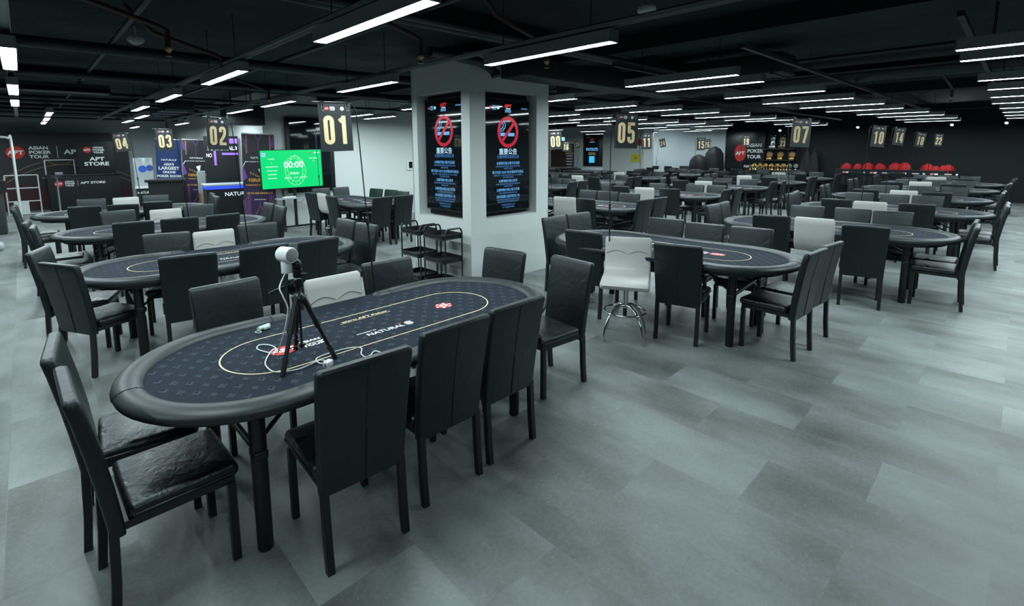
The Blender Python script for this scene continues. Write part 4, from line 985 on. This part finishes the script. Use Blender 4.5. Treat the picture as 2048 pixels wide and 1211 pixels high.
F = frame((0, -.354, 0), (1, 0, 0), (0, 0, 1)); b = MB(); b.disc(-.62, .86, .105, .09, 1, F, n=36); b.text('APT', .08, 0, F, bold=.03, sx=1.1, x=-.62, y=.855, z=.002)
for i, s in enumerate(('ASIAN', 'POKER', 'TOUR')): b.text(s, .062, 0, F, bold=.03, sx=1.2, align='LEFT', x=-.48, y=.92-.062*i)
b.strip([(-.18, .78), (-.18, .94)], .006, 0, F); b.text('APT STORE', .095, 0, F, bold=.03, sx=1.25, align='LEFT', x=-.12, y=.865); b.build('counter_print', [white_print, red_print], t)
tag(t, 'dark store counter with a red oval logo and white lettering', 'counter')
t = empty('store_poster', (1.66, 19.75, 0)); MB().box(-.46, .46, -.03, .03, 1.13, 2.13, r=.02).build('poster_board', black_paint, t)
F = frame((0, -.033, 0), (1, 0, 0), (0, 0, 1)); b = MB(); b.disc(-.20, 1.86, .105, .09, 1, F, n=36); b.text('APT', .08, 0, F, bold=.03, sx=1.1, x=-.20, y=1.855, z=.002)
for i, s in enumerate(('ASIAN', 'POKER', 'TOUR')): b.text(s, .075, 0, F, bold=.03, sx=1.2, align='LEFT', x=-.06, y=1.93-.075*i)
b.text('APT', .15, 0, F, bold=.03, sx=1.35, y=1.58, x=.02); b.text('STORE', .15, 0, F, bold=.03, sx=1.35, y=1.43); b.build('poster_print', [white_print, red_print], t)
tag(t, 'dark poster board with white store lettering standing on the store counter', 'poster')
for i, (x, w_, h_) in enumerate(((.75, .18, .07), (1.32, .2, .10), (2.0, .05, .12))):
    o = MB().box(-w_/2, w_/2, -.06, .06, 0, h_, r=.008).build('counter_item', grey_paint if i < 2 else black_plastic, None, (x, 19.9, 1.131)); tag(o, ('low pale box at the left of the store counter', 'pale printer box in the middle of the store counter', 'small black object at the right of the store counter')[i], 'box')
def tube_frame(name, segs, r, m, label, loc=(0, 0, 0), extra=None):
    t = empty(name, loc)
    for k, (pn, p) in enumerate(segs): MB().tube(p, r, 8).build(pn, m, t)
    if extra: extra(t)
    tag(t, label, 'display frame')
tube_frame('tube_rack', [('upright', [(0, 0, 0), (0, 0, 1.15)]), ('upright', [(.70, 0, 0), (.70, 0, 1.15)]), ('crossbar', [(0, 0, 1.15), (.70, 0, 1.15)]), ('crossbar', [(0, 0, .78), (.70, 0, .78)]), ('crossbar', [(0, 0, .40), (.70, 0, .40)]), ('crossbar', [(0, 0, .03), (.70, 0, .03)])], .016, white_paint, 'white rectangular tube frame standing left of the store counter', (-.43, 19.7, 0),
  lambda t: MB().box(.12, .44, -.01, .01, .04, .39).build('frame_panel', sign_clear, t))
tube_frame('desk_frame', [('upright', [(0, 0, 0), (0, 0, .43)]), ('upright', [(.68, 0, 0), (.68, 0, .43)]), ('crossbar', [(0, 0, .43), (.68, 0, .43)])], .016, white_paint, 'white tube frame standing on the back of the store counter', (.47, 20.2, 1.131))
tube_frame('garment_rack', [('upright', smooth([(-.75, 0, 0), (-.75, 0, 2.08), (-.68, 0, 2.17), (-.58, 0, 2.19), (-.28, 0, 2.19), (-.17, 0, 2.16), (-.12, 0, 2.05), (-.12, 0, 0)], 5)), ('base_bar', [(-.75, -.3, .03), (-.75, .3, .03)]), ('base_bar', [(-.12, -.3, .03), (-.12, .3, .03)])], .028, white_paint, 'tall white bent tube rack at the left edge of the photo', (-.05, 17.75, 0))
t = empty('round_bar_table', (.62, 18.0, 0)); MB().lathe([(.30, 1.10), (.31, 1.115), (.30, 1.13), (.001, 1.132)], 28).build('table_top', black_plastic, t); MB().tube([(0, 0, .02), (0, 0, 1.1)], .022, 12).build('table_column', silver, t); MB().lathe([(.22, 0), (.22, .012), (.03, .03)], 24).build('table_foot', silver, t); tag(t, 'tall round bar table with a thin steel column in front of the store counter', 'bar table')
b = MB(); b.box(-.12, .12, -.06, .06, 0, .02, r=.005); b.tube([(-.05, 0, .02), (-.04, 0, .09)], .006, 6); o = b.build('card_reader', black_plastic, None, (.62, 18.0, 1.133)); tag(o, 'small black device on the round bar table', 'device')
t = empty('dark_lectern', (-.62, 15.6, 0)); MB().box(-.5, .22, -.25, .25, .0, .95, r=.02).build('lectern_body', mat('dark_grey_panel', (.022, .025, .027), .5), t); MB().add([(-.55, -.3, .93), (.30, -.3, .93), (.30, .3, 1.12), (-.55, .3, 1.12), (-.55, -.3, .97), (.30, -.3, .97), (.30, .3, 1.16), (-.55, .3, 1.16)], [(0, 3, 2, 1), (4, 5, 6, 7), (0, 1, 5, 4), (1, 2, 6, 5), (2, 3, 7, 6), (3, 0, 4, 7)]).build('lectern_top', black_plastic, t); tag(t, 'dark slanted desk cut by the left edge of the photo', 'lectern')
t = empty('ticket_machine', (2.52, 17.5, 0), -.15); MB().box(-.22, .22, -.15, .15, 0, .72, r=.01).build('machine_body', black_paint, t); MB().box(-.24, .24, -.17, .17, .74, .80, r=.005).build('machine_shelf', sign_clear, t)
acr = mat('clear_acrylic', (.75, .82, .85), .15, trans=.55); MB().box(-.23, .23, -.01, .01, .80, 1.62, r=.004).build('clear_panel', acr, t); MB().disc(-.02, 0, .10, .10, 0, frame((0, -.014, 1.30), (1, 0, 0), (0, 0, 1)), n=28).build('blue_disc', mat('blue_plastic', (.01, .11, .55), .4), t)
MB().disc(.15, 0, .085, .09, 0, frame((0, -.013, 1.32), (1, 0, 0), (0, 0, 1)), n=28).build('blue_disc', mat('blue_plastic2', (.03, .08, .30), .4), t)
text_panel('machine_letters', t, frame((0, -.153, .62), (1, 0, 0), (0, 0, 1)), [('NATURAL', .085, 0, dict(bold=.02))], [white_print]); tag(t, 'clear upright panel with blue discs on a low black stand left of the podium', 'display stand')
o = MB().box(-.1, .1, -.1, .1, 0, .62, r=.01).build('cardboard_box', mat('cardboard', (.30, .20, .11), .8), None, (3.62, 15.8, 0)); tag(o, 'brown cardboard box between podium and purple banner', 'box')
o = MB().box(-.10, .10, -.03, .03, .62, 1.25, r=.02).build('grey_case', grey_paint, None, (3.60, 15.8, 0)); tag(o, 'grey plastic case standing on the cardboard box beside the podium', 'case')
b = MB(); b.rbox(-.25, .25, -.18, .18, 0, .13, .05, crown=.05); o = b.build('plastic_bag', mat('grey_film', (.42, .46, .47), .3, bump=(9, .9)), None, (-.66, 13.0, 0)); tag(o, 'crumpled grey plastic bag on the floor at the left edge', 'bag')
b = MB(); b.rbox(-.3, .14, -.15, .15, 0, .22, .08, crown=.04); o = b.build('red_bag', mat('red_cloth', (.3, .012, .01), .7, bump=(14, .8)), None, (-.74, 14.0, 0)); tag(o, 'red and black bag lying on the floor at the left edge', 'bag')

# ------------------------------------------------------------------ right wall: red fabric table, trophies, coats
rednet = mat('red_fabric', (.42, .004, .007), .7, bump=(22, .9)); blackcloth = mat('black_cloth', (.005, .0055, .0065), .7, bump=(8, .6))
t = empty('display_table', (21.85, 3.12, 0)); 
b = MB(); b.box(-.32, .32, -1.52, 1.55, .955, .99, r=.006); b.build('table_top', black_plastic, t)
MB().box(-.335, -.325, -1.52, 1.55, .80, .955).build('logo_skirt', black_paint, t); MB().box(-.335, .32, -1.545, -1.52, .74, .99).build('red_end_flap', mat('red_cloth', (.3, .012, .01), .7), t)
F = frame((-.337, 0, 0), (0, -1, 0), (0, 0, 1)); b = MB()
for k in range(4):
    x = -1.25+.80*k; b.disc(x, .875, .05, .035, 1, F, n=16); b.text('APT', .045, 0, F, bold=.03, x=x, y=.873, z=.001); b.box(x+.06, x+.15, .845, .90, 0, .001, 0, F); b.box(x+.30, x+.48, .865, .89, 0, .001, 0, F); b.disc(x+.60, .875, .03, .03, 0, F, n=14)
b.build('skirt_logos', [white_print, red_print], t)
b = MB(); n = 60; L1 = []; L0 = []
for i in range(n+1):
    y = -1.0+2.5*i/n; L1.append((-.29+.015*math.sin(i*1.7), y, .955)); L0.append((-.29+.05*math.sin(i*1.7+.4), y, .42))
b.add(L0+L1, [(i, i+1, n+2+i, n+1+i) for i in range(n)], 0, True); b.build('black_drape', blackcloth, t)
for y in (-1.45, 1.5):
    for x in (-.27, .27): MB().tube([(x, y, 0), (x, y, .95)], .016, 8).build('leg', black_metal, t)
tag(t, 'long black display table with logo skirt and red end flap at the right wall', 'display table')
for i, (y, s) in enumerate(((4.36, 1), (4.02, .9), (3.72, 1.1), (3.38, 1.0), (2.97, 1.15), (2.72, 1.2), (2.12, 1.05), (1.92, .7), (1.72, .8), (1.60, .9))):
    b = MB(); rg = []
    for j in range(7):
        a = PI/2*j/6; rr = .155*math.cos(a)*s+.004; zz = .20*math.sin(a)*s
        rg.append([((rr*(1+.10*math.sin(5*th+i)+.05*math.sin(9*th+2*i+j)))*math.cos(th)*1.0, (rr*(1+.10*math.sin(5*th+i)))*math.sin(th)*1.05, zz*(1+.06*math.sin(3*th+i))) for th in [2*PI*k/20 for k in range(20)]])
    b.loft(rg, 0); o = b.build('red_bundle', rednet, None, (21.78, y, .991)); tag(o, f'{ORD[i]} from the left of the puffy red fabric bundles on the display table', 'fabric bundle', 'red bundles on the display table')
# trophy wall
gold = mat('trophy_gold', (.85, .56, .20), .22, 1); gold_d = mat('trophy_bronze', (.50, .27, .12), .3, .9); crystal = mat('trophy_silver', (.7, .74, .76), .15, .9)
t = empty('trophy_shelf', (22.2, 6.75, 0)); b = MB(); b.box(.24, .28, -.62, .62, .75, 2.75); b.build('shelf_back', black_paint, t)
MB().box(-.05, .25, -.55, .60, 1.68, 1.73).build('shelf_board', black_plastic, t); MB().box(-.05, .25, -.55, .60, 1.23, 1.27).build('shelf_board', black_plastic, t); MB().box(-.35, .25, -1.05, 1.25, .80, .86).build('shelf_board', black_plastic, t); MB().box(-.33, .25, -1.03, 1.23, 0, .80).build('shelf_cabinet', black_paint, t)
tag(t, 'black trophy shelves against the far right wall', 'shelf')
def lion(y, m, lab):
    o = MB(); o.box(-.10, .10, -.11, .11, 0, .12, r=.01); o.lathe([(.09, .12), (.10, .18), (.075, .26), (.09, .34), (.10, .40), (.085, .48), (.05, .53), (.001, .54)], 16); o.tube([(-.06, -.05, .13), (-.13, -.04, .22)], .03, 8); o.lathe([(.03, .5), (.035, .53), (.001, .56)], 8, c=(0, .07)); o.lathe([(.03, .5), (.035, .53), (.001, .56)], 8, c=(0, -.07)); o.tube([(-.07, 0, .42), (-.13, 0, .39)], .03, 8)
    tag(o.build('lion_trophy', m, None, (22.27, y, 1.731)), lab, 'trophy')
lion(7.02, crystal, 'silver figure trophy, left one on the top trophy shelf'); lion(6.68, gold, 'gold figure trophy, right one on the top trophy shelf')
for i, (y, mm) in enumerate(((7.12, gold_d), (6.72, gold_d), (6.30, gold_d))):
    o = MB(); o.box(-.07, .07, -.09, .09, 0, .09, 0, r=.006); o.tube([(0, .0+.10*math.cos(a), .21+.10*math.sin(a)) for a in [2*PI*k/20 for k in range(20)]], .022, 8, 1, closed=True); o.lathe([(.07, -.012), (.075, 0), (.07, .012)], 18, 1, M=frame((0, 0, .21), (0, 1, 0), (0, 0, 1)))
    tag(o.build('round_trophy', [gold, mm], None, (22.27, y, 1.271)), ('left', 'middle', 'right')[i]+' round bronze trophy on the middle trophy shelf', 'trophy')
for i in range(14):
    y = 7.72-.105*i; o = MB(); o.lathe([(.034, 0), (.036, .03), (.012, .05), (.014, .10), (.038, .13), (.042, .18), (.034, .20), (.001, .205)], 12)
    tag(o.build('gold_cup', gold if i % 3 else gold_d, None, (21.93, y, .861)), f'{ORD[i]} small gold cup from the left in the front row of the lowest shelf', 'trophy', 'gold cups on the lowest trophy shelf')
for i in range(9):
    y = 7.64-.22*i; o = MB(); o.box(-.03, .03, -.045, .045, 0, .05, r=.004); o.lathe([(.085, -.01), (.09, 0), (.085, .01)], 18, M=frame((0, 0, .18), (0, 1, 0), (0, 0, 1)))
    tag(o.build('disc_trophy', crystal if i > 5 else gold, None, (22.15, y, .861)), ('silver' if i > 5 else 'gold')+' disc trophy, '+ORD[i]+' from the left behind the gold cups', 'trophy', 'disc trophies on the lowest shelf')
t = empty('logo_wall_panel', (22.35, 8.15, 0)); MB().box(0, .10, -.80, .80, .85, 2.72, r=.004).build('panel_board', mat('glossy_dark_panel', (.010, .012, .015), .25), t)
F = frame((-.004, 0, 0), (0, -1, 0), (0, 0, 1)); b = MB(); b.disc(-.16, 1.55, .235, .37, 1, F, n=40); b.text('APT', .20, 0, F, bold=.03, x=-.16, y=1.53, z=.003)
for i, s in enumerate(('ASIAN', 'POKER', 'TOUR')): b.text(s, .20, 0, F, bold=.03, align='LEFT', x=.12, y=1.86-.24*i)
b.text('NATURAL8', .15, 0, F, bold=.02, align='LEFT', x=.02, y=.98); b.build('panel_print', [white_print, red_print], t); tag(t, 'dark wall panel with a tall red oval logo behind the sign nineteen', 'wall panel')
def coat(y, h, lab):
    t = empty('hanging_coat', (22.12, y, 0)); rg = []
    for z, w_, d in ((.72, .24, .14), (1.0, .20, .13), (1.25, .17, .11), (1.45, .13, .09), (1.56+h, .10, .07), (1.62+h, .03, .03)): rg.append([(d*math.cos(a)*(1+.15*math.sin(4*a+z*6)), w_*math.sin(a)*(1+.1*math.sin(5*a)), z) for a in [2*PI*k/24 for k in range(24)]])
    MB().loft(rg, 0).build('coat_body', blackcloth, t); MB().tube([(0, 0, 1.6+h), (0, 0, 1.72), (.3, 0, 1.72)], .008, 6).build('hook', silver, t); tag(t, lab, 'coat')
coat(5.74, .02, 'black coat hanging on the dark wall under the sign seven, the left one'); coat(5.50, 0, 'black coat hanging on the dark wall under the sign seven, the right one')
for i, (x, y, s) in enumerate(((22.9, 10.35, 1.0), (23.1, 9.72, 1.25))):
    b = MB(); rg = []
    for z, r_ in ((.0, .40), (.4, .42), (.9, .42), (1.2, .38), (1.38, .24), (1.46, .06)): rg.append([(r_*.75*math.cos(a)*(1+.10*math.sin(3*a+z*3)), r_*math.sin(a)*(1+.06*math.sin(4*a+z)), z*(s if z > .9 else 1)) for a in [2*PI*k/24 for k in range(24)]])
    b.loft(rg, 0); tag(b.build('covered_equipment', blackcloth, None, (x, y, 0)), ('lower', 'taller')[i]+' of two lumpy objects under black covers beside the logo panel', 'covered equipment')

# ------------------------------------------------------------------ far end beyond the pillar
t = empty('information_screen', (23.96, 17.0, 1.72)); MB().box(-.03, .03, -.72, .72, -.95, .92, r=.01).build('screen_case', black_plastic, t)
F = frame((-.034, .10, 0), (0, -1, 0), (0, 0, 1)); MB().box(-.46, .46, -.90, .88, 0, .002, 0, F).build('screen_glass', glass_black, t); T = F @ Matrix.Translation((0, 0, .005)); b = MB()
b.text('APT', .10, 0, T, bold=.05, sx=1.2, y=.56); b.text('TAIPEI 2025', .07, 1, T, bold=.04, y=.42); b.text('PAYOUTS', .22, 1, T, bold=.04, sx=.85, y=.0); b.text('PRIZE POOL LIST', .06, 3, T, bold=.03, y=-.2); b.text('TOURNAMENT RESULTS', .05, 3, T, bold=.03, y=-.28); b.box(-.19, .19, -.76, -.38, 0, .001, 2, T)
b.build('screen_graphics', [scr_logo, scr_blue, mat('screen_cyan', (0, .02, .03), .2, emit=((.05, .55, .95), 0.286)), mat('screen_amber', (.02, .02, 0), .2, emit=((.6, .42, .2), 0.234))], t); tag(t, 'upright information screen with a blue square on the far grey wall', 'screen')
o = MB().box(-.03, .03, -.45, .45, -.6, .4, r=.01).build('dark_monitor', glass_black, None, (23.9, 15.5, 1.45)); tag(o, 'switched-off black monitor right of the far information screen', 'display')
struct(MB().box(23.97, 24.02, 18.9, 19.06, 0, 2.15).build('trim_2', mat('door_frame_brown', (.13, .06, .045), .5)))
struct(MB().box(23.9, 23.96, 19.05, 20.15, 0, 2.1).build('door_1', mat('dark_wood_door', (.035, .016, .012), .5)))
t = empty('rules_banner', (23.2, 18.15, 0), -PI/2+.1); MB().box(-.30, .30, -.01, .01, .05, 2.05).build('banner_sheet', ban_dark, t); MB().box(-.32, .32, -.1, .1, 0, .05, r=.008).build('base_case', silver, t)
yel = mat('banner_yellow', (.62, .55, .08), .5); F = frame((0, -.012, 0), (1, 0, 0), (0, 0, 1)); b = MB(); b.strip([(-.10, 1.72), (.10, 1.95)], .03, 0, F); b.strip([(.10, 1.72), (-.10, 1.95)], .03, 0, F); b.strip([(.09*math.cos(a), 1.70+.09*math.sin(a)) for a in [2*PI*k/16 for k in range(16)]], .025, 0, F, closed=True)
b.text('POKER RULES', .10, 0, F, bold=.03, sx=.8, y=1.5)
for k in range(6): b.box(-.2, .2, 1.34-.16*k, 1.37-.16*k, 0, .001, 1, F)
b.build('banner_print', [yel, white_print], t); tag(t, 'black standing banner with yellow emblem beside the far dark door', 'banner')
exitm = mat('exit_light', (.1, .3, .2), .4, emit=((.3, .95, .75), 0.468)); t = empty('exit_sign', (23.5, 18.9, 2.35)); MB().box(-.04, .04, -.18, .18, -.12, .12, r=.01).build('exit_box', sign_clear, t); MB().box(-.045, -.04, -.16, .16, -.10, .10).build('exit_face', exitm, t); tag(t, 'small green glowing exit box near the far door', 'exit sign')
t = empty('wall_notice', (21.49, 12.82, 1.30)); MB().box(-.012, 0, -.26, .22, -.19, .20).build('notice_board', mat('notice_yellow', (.60, .62, .05), .5), t); MB().disc(.0, 0, .09, .07, 0, frame((-.014, -.02, 0), (0, -1, 0), (0, 0, 1)), n=20).build('notice_mark', mat('notice_orange', (.75, .25, .03), .5), t); tag(t, 'yellow notice on the white far column', 'notice')
o = MB().box(-.012, 0, -.12, .12, -.15, .15).build('red_notice', red_print, None, (21.49, 12.6, 2.05)); tag(o, 'small red notice high on the white far column', 'notice')
# tables under black covers and a dark counter in the far part
for i, (x, y) in enumerate(((16.2, 13.0), (18.6, 13.4), (21.0, 17.2), (16.0, 16.6), (19.0, 17.0), (21.2, 9.6))):
    t = empty('covered_table', (x, y, 0), 1.6+.05*i); b = MB(); o1 = stadium(R0+.02, S0, n=16); rg = []
    for z, s in ((.60, 1.03), (.70, 1.02), (.765, 1.0), (.782, .96)): rg.append([(p[0]*s*(1+.012*math.sin(j*1.9+i+z*9)), p[1]*s*(1+.02*math.sin(j*1.3+i)), z+.012*math.sin(j*1.1+i)) for j, p in enumerate(o1)])
    b.loft(rg, 0); b.build('black_cover', blackcloth, t)
    for sx in (-1, 1):
        for sy in (-1, 1): MB().tube([(sx*.82, sy*.38, 0), (sx*.82, sy*.38, .66)], .034, 10).build('leg', black_metal, t)
    tag(t, 'oval table under a loose black cover in the far part of the room', 'covered table', 'covered tables at the far end')
for i, (x, y, r) in enumerate(((21.6, 12.05, 1.2), (21.7, 11.45, 1.3), (22.3, 10.85, 1.7), (17.2, 14.5, .4), (15.3, 14.3, .2), (22.6, 13.6, 1.5), (20.3, 11.2, -1.4), (20.1, 10.3, 1.5), (20.4, 8.7, 1.5), (20.9, 6.9, 1.8), (20.9, 5.9, 1.4), (20.9, 7.8, -1.5), (20.9, 3.9, -1.4), (20.8, 2.7, -1.7))):
    t = make_chair(); t.location = (x, y, 0); t.rotation_euler = (0, 0, r); tag(t, 'black leather chair standing loose near the far wall', 'chair', 'loose black chairs near the far wall')
